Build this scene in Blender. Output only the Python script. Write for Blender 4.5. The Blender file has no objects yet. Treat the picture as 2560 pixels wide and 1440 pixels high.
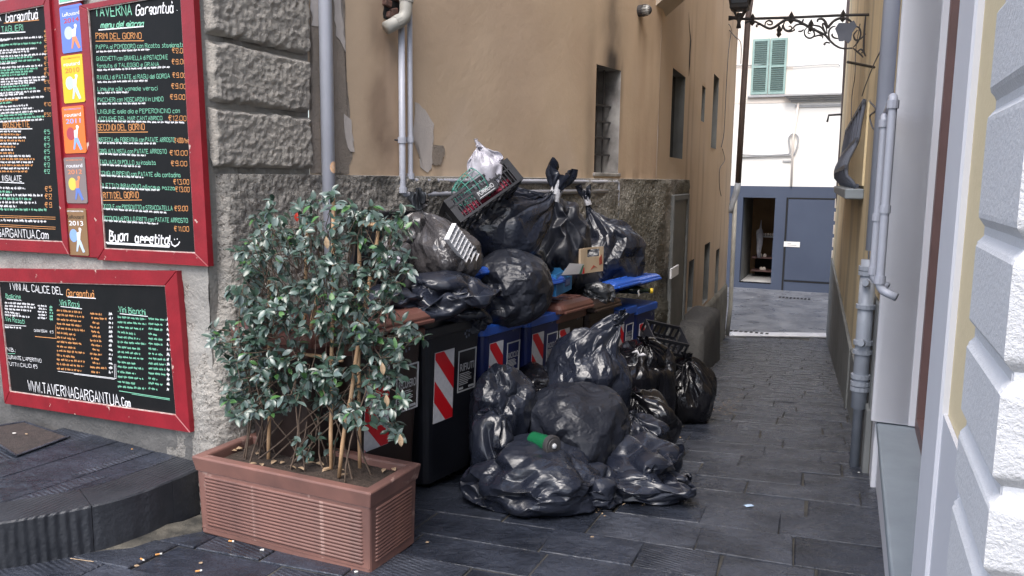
import bpy, bmesh, math, random
import numpy as np
from mathutils import Vector

random.seed(7); rng = np.random.default_rng(7)
sc = bpy.context.scene
# ------------------------------------------------------------------ camera, light, exposure
FPX = 2000.0; PITCH = math.radians(7.83); ROLL = .012; EYE = 1.6
cam = bpy.data.objects.new('camera', bpy.data.cameras.new('camera'))
sc.collection.objects.link(cam); sc.camera = cam
cam.data.sensor_width = 36; cam.data.lens = 36 * FPX / 2560
cam.data.clip_start = .05; cam.data.clip_end = 300
cam.location = (0, 0, EYE)
from mathutils import Matrix
_m = Matrix.Rotation(math.pi / 2 - PITCH, 3, 'X') @ Matrix.Rotation(ROLL, 3, 'Z')
cam.rotation_euler = _m.to_euler()
CM = np.array(_m); O = np.array([0, 0, EYE])

world = bpy.data.worlds.new('World'); sc.world = world; world.use_nodes = True
wn = world.node_tree; wn.nodes.clear()
SUN_EL, SUN_AZ = math.radians(58), math.radians(200)
sky = wn.nodes.new('ShaderNodeTexSky'); sky.sky_type = 'NISHITA'; sky.sun_disc = False
sky.sun_elevation = SUN_EL; sky.sun_rotation = SUN_AZ; sky.air_density = 1.0; sky.dust_density = 3.0
hs = wn.nodes.new('ShaderNodeHueSaturation'); hs.inputs['Saturation'].default_value = .8
bg = wn.nodes.new('ShaderNodeBackground'); bg.inputs['Strength'].default_value = .15
wo = wn.nodes.new('ShaderNodeOutputWorld')
wn.links.new(sky.outputs[0], hs.inputs['Color']); wn.links.new(hs.outputs[0], bg.inputs[0]); wn.links.new(bg.outputs[0], wo.inputs[0])
sl = bpy.data.lights.new('sun', 'SUN'); sl.energy = 1.2; sl.angle = math.radians(35); sl.color = (1, .97, .94)
so = bpy.data.objects.new('sun', sl); sc.collection.objects.link(so)
sdir = Vector((math.cos(SUN_EL) * math.sin(SUN_AZ), math.cos(SUN_EL) * math.cos(SUN_AZ), math.sin(SUN_EL)))
so.rotation_euler = sdir.to_track_quat('Z', 'Y').to_euler(); so.location = (0, -3, 12)
sc.view_settings.view_transform = 'Standard'; sc.view_settings.look = 'None'
sc.view_settings.gamma = 1; sc.view_settings.use_curve_mapping = False
sc.view_settings.exposure = 1.25
sc.cycles.max_bounces = 6; sc.cycles.diffuse_bounces = 4; sc.cycles.glossy_bounces = 3

# ------------------------------------------------------------------ survey helpers: where sight lines meet real planes
def nrm(v): v = np.array(v, float); return v / np.linalg.norm(v)
def ray(x, y): return CM @ np.array([(x - 1280) / FPX, -(y - 720) / FPX, -1.])
def proj(p):
    q = CM.T @ (np.array(p) - O); return (1280 + FPX * q[0] / -q[2], 720 - FPX * q[1] / -q[2])
def gz(y):
    y = np.asarray(y, float); s = .4
    return np.maximum(-.05 * y - .075 * s * np.log1p(np.exp(np.minimum((y - 4.5) / s, 60))), -1.74)
def hg(x, y):
    d = ray(x, y); t = np.linspace(.5, 60, 20000); P = O + t[:, None] * d
    return P[np.argmax(P[:, 2] < gz(P[:, 1]))]
def hz(x, y, z): d = ray(x, y); return O + d * (z - EYE) / d[2]
def hy(x, y, Y): d = ray(x, y); return O + d * Y / d[1]
def vdir(V):
    d = ray(V, 445 + ROLL * (V - 1280)); return nrm([d[0], d[1], 0])
def hw(x, y, P, d, off=0):
    n = np.array([d[1], -d[0], 0]); r = ray(x, y); return O + ((P - O) @ n + off) / (r @ n) * r
UP = np.array([0, 0, 1.])
class Fr:
    def __init__(s, o, ex, ez=UP, ey=None):
        s.o = np.array(o, float); s.x = nrm(ex); s.z = nrm(ez); s.y = np.cross(s.z, s.x) if ey is None else nrm(ey)
    def P(s, x, y, z): return s.o + x * s.x + y * s.y + z * s.z
    def PA(s, A): A = np.asarray(A, float); return s.o + A[:, :1] * s.x + A[:, 1:2] * s.y + A[:, 2:3] * s.z
    def L(s, p): d = np.asarray(p) - s.o; return np.array([d @ s.x, d @ s.y, d @ s.z])
    def at(s, px, py, off=0):      # where the sight line meets the plane y = off of this frame
        r = ray(px, py); t = ((s.o + off * s.y - O) @ s.y) / (r @ s.y); return s.L(O + t * r)
    def sub(s, x, y, z): return Fr(s.P(x, y, z), s.x, s.z, s.y)
    def rotx(s, a):  return Fr(s.o, s.x, s.z * math.cos(a) - s.y * math.sin(a), s.y * math.cos(a) + s.z * math.sin(a))
    def rotz(s, a):
        x = s.x * math.cos(a) + s.y * math.sin(a); y = s.y * math.cos(a) - s.x * math.sin(a); return Fr(s.o, x, s.z, y)
    def roty(s, a):
        x = s.x * math.cos(a) + s.z * math.sin(a); z = s.z * math.cos(a) - s.x * math.sin(a); return Fr(s.o, x, z, s.y)
W0 = Fr((0, 0, 0), (1, 0, 0))

def _hash(i, j, k, seed):
    h = (i.astype(np.int64) * 73856093) ^ (j.astype(np.int64) * 19349663) ^ (k.astype(np.int64) * 83492791) ^ (seed * 2654435)
    h = (h ^ (h >> 13)) * 1274126177 & 0xffffffff
    h = (h ^ (h >> 16)) * 2246822519 & 0xffffffff
    return ((h ^ (h >> 15)) & 0xffff) / 32767.5 - 1
def vn(P, seed=0):
    P = np.asarray(P, float); f = np.floor(P); t = P - f; t = t * t * (3 - 2 * t); f = f.astype(np.int64); r = 0
    for a in (0, 1):
        wa = t[:, 0] if a else 1 - t[:, 0]
        for b in (0, 1):
            wb = t[:, 1] if b else 1 - t[:, 1]
            for c in (0, 1):
                wc = t[:, 2] if c else 1 - t[:, 2]
                r = r + wa * wb * wc * _hash(f[:, 0] + a, f[:, 1] + b, f[:, 2] + c, seed)
    return r
def fbm(P, o=4, seed=0):
    P = np.asarray(P, float); r = 0; a = .55
    for k in range(o): r = r + a * vn(P * 2 ** k + 17.3 * k, seed + k); a *= .5
    return r

# ------------------------------------------------------------------ mesh builder
class MB:
    def __init__(s): s.v = []; s.f = []; s.n = 0; s.m = []; s.cur = 0
    def add(s, V, F):
        V = np.asarray(V, float); s.v.append(V)
        for f in F: s.f.append([i + s.n for i in f]); s.m.append(s.cur)
        s.n += len(V)
    def box(s, fr, x0, x1, y0, y1, z0, z1):
        s.hexa([fr.P(x, y, z) for z in (z0, z1) for x, y in ((x0, y0), (x1, y0), (x1, y1), (x0, y1))])
    def hexa(s, P): s.add(P, [(0, 3, 2, 1), (4, 5, 6, 7), (0, 1, 5, 4), (1, 2, 6, 5), (2, 3, 7, 6), (3, 0, 4, 7)])
    def slab(s, fr, pts, y0, y1, inset=0):       # outline pts (x,z) counter-clockwise seen from y1, extruded y0..y1
        n = len(pts); c = np.mean(pts, 0)
        A = [fr.P(x, y0, z) for x, z in pts]; B = [fr.P(x, y1 - (inset if y1 > y0 else -inset), z) for x, z in pts]
        F = [(i, (i + 1) % n, n + (i + 1) % n, n + i) for i in range(n)]
        if inset:
            D = []
            for x, z in pts:
                d = np.array([x, z]) - c; L = np.linalg.norm(d); q = c + d * (1 - 1.4 * inset / L); D.append(fr.P(q[0], y1, q[1]))
            F += [(n + i, n + (i + 1) % n, 2 * n + (i + 1) % n, 2 * n + i) for i in range(n)] + [tuple(range(2 * n, 3 * n))]
            s.add(A + B + D, F + [tuple(range(n))[::-1]])
        else: s.add(A + B, F + [tuple(range(n, 2 * n)), tuple(range(n))[::-1]])
    def loft(s, secs, cap=True):
        n = len(secs[0]); V = np.concatenate(secs); F = []
        for k in range(len(secs) - 1):
            a, b = k * n, (k + 1) * n
            F += [(a + i, a + (i + 1) % n, b + (i + 1) % n, b + i) for i in range(n)]
        if cap: F += [tuple(range(n))[::-1], tuple(range((len(secs) - 1) * n, len(secs) * n))]
        s.add(V, F)
    def tube(s, pts, r, n=8, cap=True):
        pts = [np.array(p, float) for p in pts]; secs = []; m = len(pts)
        rr = r if hasattr(r, '__len__') else [r] * m
        T = [nrm(pts[min(i + 1, m - 1)] - pts[max(i - 1, 0)]) for i in range(m)]
        a = np.array([0, 0, 1.]) if abs(T[0][2]) < .9 else np.array([1., 0, 0])
        u = nrm(np.cross(T[0], a))
        for i in range(m):
            u = nrm(u - T[i] * (u @ T[i])); w = np.cross(T[i], u)
            secs.append([pts[i] + rr[i] * (math.cos(q) * u + math.sin(q) * w) for q in np.arange(n) * 2 * math.pi / n])
        s.loft(secs, cap)
    def grid(s, A, mask=None):                  # A (nu,nv,3)
        nu, nv = A.shape[:2]; F = []
        for i in range(nu - 1):
            for j in range(nv - 1):
                if mask is None or mask[i, j]: F.append((i * nv + j, (i + 1) * nv + j, (i + 1) * nv + j + 1, i * nv + j + 1))
        s.add(A.reshape(-1, 3), F)
LOC = {}
def fin(o, parent, org, label, cat, group, kind):
    LOC[o.name] = org
    if parent is not None: o.parent = parent; o.location = Vector(org - LOC[parent.name])
    else: o.location = Vector(org)
    sc.collection.objects.link(o)
    if label: o['label'] = label
    if cat: o['category'] = cat
    if group: o['group'] = group
    if kind: o['kind'] = kind
    return o
def build(mb, name, mat, parent=None, label=None, cat=None, group=None, kind=None, smooth=False, bev=0, attr=None, seg=1):
    V = np.concatenate(mb.v); lo, hi = V.min(0), V.max(0)
    org = (lo + hi) / 2
    if parent is None: org[2] = lo[2]
    me = bpy.data.meshes.new(name)
    nv = len(V); me.vertices.add(nv); me.vertices.foreach_set('co', (V - org).astype(np.float32).ravel())
    ln = np.array([len(f) for f in mb.f], np.int32); st = np.concatenate([[0], np.cumsum(ln)[:-1]]).astype(np.int32)
    me.loops.add(int(ln.sum())); me.loops.foreach_set('vertex_index', np.concatenate([np.asarray(f, np.int32) for f in mb.f]))
    me.polygons.add(len(ln)); me.polygons.foreach_set('loop_start', st); me.polygons.foreach_set('loop_total', ln)
    mats = mat if isinstance(mat, (list, tuple)) else [mat]
    for q in mats: me.materials.append(q)
    me.polygons.foreach_set('material_index', np.array(mb.m, np.int32))
    me.polygons.foreach_set('use_smooth', np.full(len(ln), smooth))
    if attr:
        for k, a in attr.items():
            at = me.attributes.new(k, 'FLOAT', 'POINT'); at.data.foreach_set('value', np.asarray(a, np.float32))
    me.update(calc_edges=True); me.validate()
    o = bpy.data.objects.new(name, me)
    if bev:
        b = o.modifiers.new('bevel', 'BEVEL'); b.width = bev; b.segments = seg; b.limit_method = 'ANGLE'; b.angle_limit = .6
    return fin(o, parent, org, label, cat, group, kind)
def empty(name, loc, label=None, cat=None, group=None, kind=None, parent=None):
    o = bpy.data.objects.new(name, None); o.empty_display_size = .1
    return fin(o, parent, np.array(loc, float), label, cat, group, kind)
def B1(fr, *b):
    m = MB(); m.box(fr, *b); return m
def rrect(w, d, r, n=4):
    P = []
    for cx, cy, a in ((w/2-r, d/2-r, 0), (-w/2+r, d/2-r, 90), (-w/2+r, -d/2+r, 180), (w/2-r, -d/2+r, 270)):
        for k in range(n): q = math.radians(a + 90 * k / (n - 1)); P.append((cx + r * math.cos(q), cy + r * math.sin(q)))
    return P

# ------------------------------------------------------------------ materials
def M(name, c1, c2=None, scale=4, rough=.7, rough2=None, bump=0, bs=60, bdist=.01, metal=0, pos=False, spec=.5,
      stains=(), wave=None, coat=0, detail=5, speck=None, alpha=None, patch=None, ridge=None):
    m = bpy.data.materials.new(name); m.use_nodes = True; t = m.node_tree; N, L = t.nodes, t.links; N.clear()
    out = N.new('ShaderNodeOutputMaterial'); b = N.new('ShaderNodeBsdfPrincipled'); L.new(b.outputs[0], out.inputs[0])
    if pos: v = N.new('ShaderNodeNewGeometry').outputs['Position']
    else: v = N.new('ShaderNodeTexCoord').outputs['Object']
    def noise(sc_, det=5, ro=.55, vec=None):
        n = N.new('ShaderNodeTexNoise'); n.inputs['Scale'].default_value = sc_; n.inputs['Detail'].default_value = det
        n.inputs['Roughness'].default_value = ro; L.new(vec or v, n.inputs['Vector']); return n.outputs['Fac']
    def ramp(f, a, bb):
        r = N.new('ShaderNodeMapRange'); r.inputs[1].default_value = a; r.inputs[2].default_value = bb; L.new(f, r.inputs[0]); return r.outputs[0]
    def mix(f, a, bb):
        x = N.new('ShaderNodeMix'); x.data_type = 'RGBA'
        for s_, val in ((0, f), (6, a), (7, bb)):
            if hasattr(val, 'links') or hasattr(val, 'is_linked'): L.new(val, x.inputs[s_])
            elif s_ == 0: x.inputs[0].default_value = val
            else: x.inputs[s_].default_value = (*val, 1)
        return x.outputs[2]
    col = c1
    if c2: col = mix(ramp(noise(scale, detail), .32, .68), c1, c2)
    if patch:     # sharp edged chips: (scale, threshold, colour)
        col = mix(ramp(noise(patch[0], 6, .65), patch[1], patch[1] + .02), col, patch[2])
    if speck: col = mix(ramp(noise(speck[0], 2), speck[1], speck[1] + .06), col, speck[2])
    for an, sc_ in stains:
        a = N.new('ShaderNodeAttribute'); a.attribute_name = an; col = mix(a.outputs['Fac'], col, sc_)
    if hasattr(col, 'links') or hasattr(col, 'is_linked'): L.new(col, b.inputs['Base Color'])
    else: b.inputs['Base Color'].default_value = (*col, 1)
    b.inputs['Roughness'].default_value = rough; b.inputs['Metallic'].default_value = metal
    b.inputs['Specular IOR Level'].default_value = spec
    if coat: b.inputs['Coat Weight'].default_value = coat; b.inputs['Coat Roughness'].default_value = .08
    if rough2 is not None:
        r = N.new('ShaderNodeMapRange'); r.inputs[1].default_value = .35; r.inputs[2].default_value = .65
        r.inputs[3].default_value = rough; r.inputs[4].default_value = rough2; L.new(noise(scale * 1.7 + .3, 4), r.inputs[0]); L.new(r.outputs[0], b.inputs['Roughness'])
    if bump or wave or ridge:
        last = None
        if ridge:     # sharp creases: folded noise
            for k_, (rs, rst, rd) in enumerate(ridge):
                nz = noise(rs, 1.5, .4); a1 = N.new('ShaderNodeMath'); a1.operation = 'SUBTRACT'; L.new(nz, a1.inputs[0]); a1.inputs[1].default_value = .5
                a2 = N.new('ShaderNodeMath'); a2.operation = 'ABSOLUTE'; L.new(a1.outputs[0], a2.inputs[0]); a3 = N.new('ShaderNodeMath'); a3.operation = 'POWER'; L.new(a2.outputs[0], a3.inputs[0]); a3.inputs[1].default_value = .7
                b3 = N.new('ShaderNodeBump'); b3.invert = True; b3.inputs['Strength'].default_value = rst; b3.inputs['Distance'].default_value = rd; L.new(a3.outputs[0], b3.inputs['Height'])
                if last: L.new(last, b3.inputs['Normal'])
                last = b3.outputs[0]
        if bump:
            bp = N.new('ShaderNodeBump'); bp.inputs['Strength'].default_value = bump; bp.inputs['Distance'].default_value = bdist
            L.new(noise(bs, 6, .6), bp.inputs['Height'])
            if last: L.new(last, bp.inputs['Normal'])
            last = bp.outputs[0]
        if wave:      # (direction vector, scale, strength, distance)
            dv = N.new('ShaderNodeVectorMath'); dv.operation = 'DOT_PRODUCT'; L.new(v, dv.inputs[0]); dv.inputs[1].default_value = wave[0]
            ad = N.new('ShaderNodeMath'); ad.operation = 'MULTIPLY_ADD'; L.new(noise(wave[1] * .25, 3), ad.inputs[0]); ad.inputs[1].default_value = .45 / wave[1]; L.new(dv.outputs['Value'], ad.inputs[2])
            mu = N.new('ShaderNodeMath'); mu.operation = 'MULTIPLY'; L.new(ad.outputs[0], mu.inputs[0]); mu.inputs[1].default_value = wave[1] * 6.283
            si = N.new('ShaderNodeMath'); si.operation = 'SINE'; L.new(mu.outputs[0], si.inputs[0])
            b2 = N.new('ShaderNodeBump'); b2.inputs['Strength'].default_value = wave[2]; b2.inputs['Distance'].default_value = wave[3]
            mk = N.new('ShaderNodeMath'); mk.operation = 'MULTIPLY'; L.new(si.outputs[0], mk.inputs[0]); L.new(ramp(noise(3.1, 3), .42, .58), mk.inputs[1]); L.new(mk.outputs[0], b2.inputs['Height'])
            if last: L.new(last, b2.inputs['Normal'])
            last = b2.outputs[0]
        L.new(last, b.inputs['Normal'])
    if alpha is not None: b.inputs['Alpha'].default_value = alpha
    return m
m_rough = M('grey roughcast', (.42, .395, .36), (.31, .29, .265), 3, .95, bump=1, bs=42, bdist=.035, pos=True, speck=(48, .60, (.17, .155, .135)), stains=[('dirt', (.06, .06, .058)), ('damp', (.12, .115, .085))])
m_block = M('roughcast block', (.44, .41, .365), (.345, .32, .29), 3, .95, bump=.9, bs=60, bdist=.015, pos=True)
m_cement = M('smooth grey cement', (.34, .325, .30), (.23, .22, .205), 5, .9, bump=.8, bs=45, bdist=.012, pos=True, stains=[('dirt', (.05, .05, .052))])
m_tan = M('tan plaster', (.62, .48, .345), (.55, .425, .305), 1.3, .9, bump=.28, bs=16, bdist=.012, pos=True, detail=9, patch=(1.1, .735, (.46, .38, .31)),
          stains=[('wash', (.44, .31, .22)), ('pale', (.64, .52, .42)), ('dirt', (.13, .085, .06)), ('soot', (.055, .045, .04))])
m_patchgrey = M('bare render under peeled paint', (.33, .28, .24), (.25, .22, .19), 5, .95, bump=.6, bs=70, pos=True)
m_patchwhite = M('pale undercoat', (.62, .57, .54), (.52, .48, .46), 6, .9, bump=.3, bs=60, pos=True)
m_stone_dark = M('wet dark paving stone', (.012, .015, .023), (.040, .047, .066), 3.0, .13, .42, bump=1, bs=15, bdist=.024, pos=True, detail=8)
m_stone_b = M('worn grey paving stone', (.018, .022, .032), (.066, .074, .096), 3.6, .15, .45, bump=1, bs=18, bdist=.022, pos=True, detail=8)
m_stone_ch = M('chiselled paving stone', (.017, .021, .031), (.056, .063, .083), 3.5, .16, .45, bump=1, bs=20, bdist=.02, pos=True, wave=((.6, .8, 0), 42, .35, .006))
m_grout = M('dirt between stones', (.03, .03, .03), (.075, .068, .055), 6, .8, bump=.5, bs=40, pos=True)
m_curb = M('chiselled kerb stone', (.014, .016, .021), (.036, .039, .047), 3, .4, .6, bump=.5, bs=40, bdist=.008, pos=True, wave=((.93, -.36, 0), 40, .6, .006))
m_street = M('pale street paving', (.08, .085, .1), (.19, .195, .21), 1.6, .25, .55, bump=1, bs=9, bdist=.01, pos=True, detail=8)
m_red = M('red painted wood', (.27, .010, .02), (.2, .007, .015), 8, .42, bump=.3, bs=60, bdist=.004, patch=(9, .655, (.55, .42, .36)), wave=None)
m_board = M('blackboard', (.004, .005, .006), (.008, .008, .009), 5, .6, bump=.1, bs=20, spec=.22)
m_white = M('white chalk paint', (.78, .78, .8), rough=.8); m_green = M('green chalk paint', (.2, .52, .36), rough=.8)
m_orange = M('orange chalk paint', (.62, .28, .1), rough=.8)
m_edge = M('pale inner bead', (.6, .52, .48), (.4, .2, .18), 30, .6)
m_steel = M('galvanised pipe', (.38, .41, .47), (.28, .31, .36), 5, .42, .6, metal=.1, bump=.15, bs=50)
m_pvc = M('grey plastic pipe', (.46, .48, .55), (.40, .42, .49), 2, .35, bump=.05, bs=30)
m_pvcold = M('dirty white plastic pipe', (.5, .49, .45), (.34, .33, .3), 6, .5)
m_mainpipe = M('pale blue grey downpipe paint', (.62, .64, .72), (.55, .57, .65), 3, .4, bump=.05, bs=30)
m_iron = M('dark iron', (.035, .035, .04), (.06, .055, .055), 12, .55, bump=.3, bs=80)
m_brownpipe = M('brown painted downpipe', (.075, .055, .052), (.1, .075, .07), 4, .5)
m_dark = M('dark interior', (.012, .012, .013), rough=.9)
m_glass = M('dark window glass', (.015, .017, .02), rough=.12)
m_limewash = M('pale sooty reveal', (.42, .40, .38), (.12, .11, .105), 3.5, .9, bump=.3, bs=30, pos=True)
m_bin_brown = M('brown bin plastic', (.022, .013, .011), (.03, .018, .015), 3, .42, bump=.12, bs=90)
m_lid_brown = M('red brown lid plastic', (.105, .042, .034), (.14, .062, .05), 4, .42, bump=.1, bs=90)
m_bin_black = M('black bin plastic', (.007, .008, .012), (.012, .013, .018), 3, .36, bump=.1, bs=90)
m_bin_blue = M('blue bin plastic', (.007, .014, .075), (.009, .018, .095), 3, .38, bump=.08, bs=90)
m_lid_blue = M('bright blue lid plastic', (.015, .07, .36), (.02, .09, .42), 3, .33)
m_lid_black = M('charcoal lid plastic', (.016, .017, .021), (.025, .026, .031), 3, .35)
m_red_s = M('red reflective film', (.62, .012, .02), rough=.3); m_white_s = M('white reflective film', (.66, .66, .69), (.56, .56, .6), 40, .35)
m_print = M('pale label print', (.45, .46, .48), rough=.5)
m_terra = M('terracotta plastic', (.235, .115, .092), (.125, .065, .055), 3.2, .48, .62, bump=.12, bs=120, patch=(5.5, .62, (.27, .17, .145)))
m_soil = M('potting soil', (.035, .024, .018), (.07, .05, .038), 20, .95, bump=1, bs=60, bdist=.02)
m_cane = M('bamboo cane', (.42, .25, .13), (.55, .36, .21), 9, .55, bump=.2, bs=50)
m_twig = M('brown twig', (.09, .062, .045), (.16, .115, .085), 30, .8)
m_ry = M('yellow plaster', (.84, .70, .45), (.76, .63, .40), 1.2, .85, bump=.15, bs=40, pos=True, stains=[('dirt', (.33, .28, .2))])
m_rgrey = M('grey cement dado', (.2, .21, .21), (.13, .135, .135), 2, .8, bump=.3, bs=30, pos=True)
m_white_p = M('white quoin paint', (.70, .705, .73), (.65, .655, .68), 3, .75, bump=.5, bs=90, bdist=.006, pos=True)
m_white_r = M('rough white quoin face', (.55, .555, .575), (.50, .505, .525), 3, .8, bump=.8, bs=130, bdist=.006, pos=True)
m_trim = M('white window surround', (.68, .685, .73), (.64, .645, .69), 2, .6, bump=.05, bs=60, pos=True)
m_sill = M('blue grey stone sill', (.27, .31, .35), (.22, .255, .29), 4, .55, bump=.25, bs=160, bdist=.004, pos=True)
m_brownwood = M('brown painted wood', (.17, .095, .09), (.14, .08, .075), 6, .5)
m_far = M('white far plaster', (.82, .80, .76), (.78, .76, .72), .8, .9, pos=True)
m_farcream = M('cream far plaster', (.80, .70, .60), (.78, .72, .66), .8, .9, pos=True)
m_farblue = M('blue grey shopfront paint', (.062, .08, .125), (.05, .065, .105), .7, .6, bump=.1, bs=8, pos=True)
m_shutter = M('faded green shutter', (.24, .36, .33), (.32, .44, .41), 6, .7)
m_corn = M('grey cornice stone', (.42, .42, .42), (.34, .34, .35), 3, .8)
m_cable = M('dark cable', (.04, .045, .06), (.07, .08, .11), 3, .55)
m_cablesheath = M('slate blue paint', (.10, .115, .16), (.15, .17, .22), 4, .6)
# ------------------------------------------------------------------ plan of the place
dL, dP, dA, dB, dR, dN = vdir(-2400), vdir(2240), vdir(2600), vdir(2050), vdir(2040), vdir(2137)
z0 = lambda p: np.array([p[0], p[1], 0.])
_f = hz(473, 1150, .05)
C = z0(hw(512, 430, _f, dL)); E1 = z0(hw(775, 440, C, dP)); E2 = z0(hw(1640, 440, E1, dA)); E3 = z0(hw(1820, 600, E2, dB))
RP = z0(hg(2165, 1160)); NP = z0(hg(2205, 1440))
FL, FP, FA, FB = Fr(C, -dL), Fr(C, dP), Fr(E1, dA), Fr(E2, dB)
FRt, FN = Fr(RP, -dR), Fr(NP, -dN)
TOP = 7.5
def ss(a, b, x): t = np.clip((x - a) / (b - a), 0, 1); return t * t * (3 - 2 * t)

# ------------------------------------------------------------------ ground
def grid_obj(name, mat, xs, ys, zf, **k):
    X, Y = np.meshgrid(xs, ys, indexing='ij'); A = np.stack([X, Y, zf(X, Y)], -1)
    m = MB(); m.grid(A); return build(m, name, mat, **k)
xs = np.concatenate([[-60, -20], np.arange(-8, 12, .35), [14, 20, 60]]); ys = np.concatenate([[-40, -15], np.arange(-4, 17, .2), [30, 70]])
gnd = grid_obj('ground', m_grout, xs, ys, lambda X, Y: gz(Y) - .0085 + .0035 * np.sin(X * 5) * np.sin(Y * 6), kind='structure', smooth=True)
# far street, a flat sheet with paving joints built as slabs' edges too far to read
st = grid_obj('street', m_street, np.linspace(-14, 30, 60), np.linspace(16.95, 27, 40), lambda X, Y: -1.725 + .012 * np.sin(X * 2.3 + Y) * np.sin(Y * 1.7), kind='structure', smooth=True)

pav = empty('pavement', (3, 8, -.6), kind='structure')
cr = np.array([dR[1], -dR[0], 0]); AO = z0(hg(1500, 1300))
def corner_pt(a, c):
    p = AO + dR * a + cr * c; return np.array([p[0], p[1], 0])
def inpoly(p, poly):
    r = False; n = len(poly)
    for i in range(n):
        a, b = poly[i], poly[(i + 1) % n]
        if (a[1] > p[1]) != (b[1] > p[1]) and p[0] < (b[0] - a[0]) * (p[1] - a[1]) / (b[1] - a[1]) + a[0]: r = not r
    return r
area = [(-4.5, 1.6), (-4.5, 3.9)] + [tuple(hg(x, y)[:2]) for x, y in ((0, 1330), (500, 1240))] + [tuple(E1[:2]), tuple(E2[:2]), tuple(E3[:2])]
e = RP + dR * 12.3 + .35 * cr; area += [tuple(e[:2]), tuple((RP + .35 * cr)[:2]), tuple((NP + .35 * cr)[:2]), tuple((NP - dN * 2.4 + .5 * cr)[:2])]
cnt = 0
a = -2.6
while a < 16:
    dep = random.uniform(.28, .4) if a < 4 else random.uniform(.3, .38)
    c = -5 + random.uniform(0, .5)
    while c < 4.2:
        w = random.uniform(.36, .72); q = corner_pt(a + dep / 2, c + w / 2)
        if inpoly(q[:2], area):
            g = .0035; P = []
            for (aa, cc) in ((a + g, c + g), (a + g, c + w - g), (a + dep - g, c + w - g), (a + dep - g, c + g)):
                p = corner_pt(aa + random.uniform(-.006, .006), cc + random.uniform(-.008, .008)); P.append(p)
            dz = random.uniform(-.004, .004); tl = random.uniform(-.004, .004)
            base = [p + np.array([0, 0, gz(p[1]) - .06]) for p in P]; cc_ = sum(P) / 4
            up = [p + np.array([0, 0, gz(p[1]) - .005 + dz + tl * (i % 2)]) for i, p in enumerate(P)]
            tp = [(p * .982 + cc_ * .018) for p in P]; tp = [p + np.array([0, 0, gz(p[1]) + dz + tl * (i % 2)]) for i, p in enumerate(tp)]
            m = MB(); F = []
            for i in range(4): j = (i + 1) % 4; F += [(i, j, 4 + j, 4 + i), (4 + i, 4 + j, 8 + j, 8 + i)]
            m.add(base + up + tp, F + [(8, 9, 10, 11)])
            mt = random.choices((m_stone_dark, m_stone_b, m_stone_ch), (5, 3, 2))[0]
            if cnt < 298:
                build(m, 'paving_slab', mt, pav); cnt += 1
        c += w
    a += dep
print('slabs', cnt)

m = MB(); c_ = [hz(x, y, -1.718) for x, y in ((1800, 838), (2095, 848), (2095, 860), (1800, 850))]; 
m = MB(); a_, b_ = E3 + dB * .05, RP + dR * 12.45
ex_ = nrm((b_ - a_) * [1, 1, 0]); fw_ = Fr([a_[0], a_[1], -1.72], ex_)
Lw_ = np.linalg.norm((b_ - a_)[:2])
for k in range(5): build(B1(fw_, -.4 + k * (Lw_ + .8) / 5 + .006, -.4 + (k + 1) * (Lw_ + .8) / 5 - .006, .0, .42, -.1, .012), 'glare_slab', M('pale glare colour', (.62, .61, .63), (.75, .75, .77), 3, .3, pos=True), pav, bev=.008)  # sunlit wet glare at the alley mouth, put into the pale colour of these slabs
# raised platform by the menu wall
E_ = [(-1150, 1470), (-800, 1425), (-500, 1380), (-260, 1340), (-60, 1316), (0, 1307), (130, 1285), (258, 1258), (350, 1231), (430, 1200), (494, 1172), (530, 1150), (560, 1128)]
_e = [hz(x, y, .05) for x, y in E_]; edge = []
for i in range(len(_e) - 1):
    p0, p1, p2, p3 = _e[max(i - 1, 0)], _e[i], _e[i + 1], _e[min(i + 2, len(_e) - 1)]
    for k in range(4):
        t = k / 4; edge.append(.5 * ((2 * p1) + (p2 - p0) * t + (2 * p0 - 5 * p1 + 4 * p2 - p3) * t * t + (3 * p1 - p0 - 3 * p2 + p3) * t ** 3))
edge.append(_e[-1])
plat = empty('raised_pavement', (-2.6, 4.2, -.2), kind='structure')
inner = []
for i, p in enumerate(edge):
    t = edge[min(i + 1, len(edge) - 1)] - edge[max(i - 1, 0)]; n = nrm([-t[1], t[0], 0]); inner.append(p + n * .26)
m = MB(); backl = [FL.P(FL.L(p)[0] , .02, .04) for p in inner]
for i in range(len(edge) - 1):
    pass
A = np.array([[p + [0, 0, -.007] for p in inner], [np.array([q[0], q[1], .043]) for q in backl]]); m.grid(np.transpose(A, (1, 0, 2)))
build(m, 'platform_bed', m_stone_dark, plat)
for k0 in range(0, len(edge) - 1, 9):
    k1 = min(k0 + 9, len(edge) - 1); ol, il = [np.array(p) for p in edge[k0:k1 + 1]], [np.array(p) for p in inner[k0:k1 + 1]]
    g = nrm(ol[1] - ol[0]) * .0015; ol[0] = ol[0] + g; il[0] = il[0] + g; ol[-1] = ol[-1] - g; il[-1] = il[-1] - g
    lo = lambda p: np.array([p[0], p[1], gz(p[1]) - .05])
    m = MB(); A = np.array([[lo(p), p - [0, 0, .008], p + nrm(q - p) * .007, q] for p, q in zip(ol, il)]); m.grid(A)
    m.add([lo(ol[0]), ol[0], il[0], lo(il[0])], [(0, 1, 2, 3)]); m.add([lo(ol[-1]), ol[-1], il[-1], lo(il[-1])], [(3, 2, 1, 0)]); build(m, 'kerb_stone', m_curb, plat)
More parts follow.
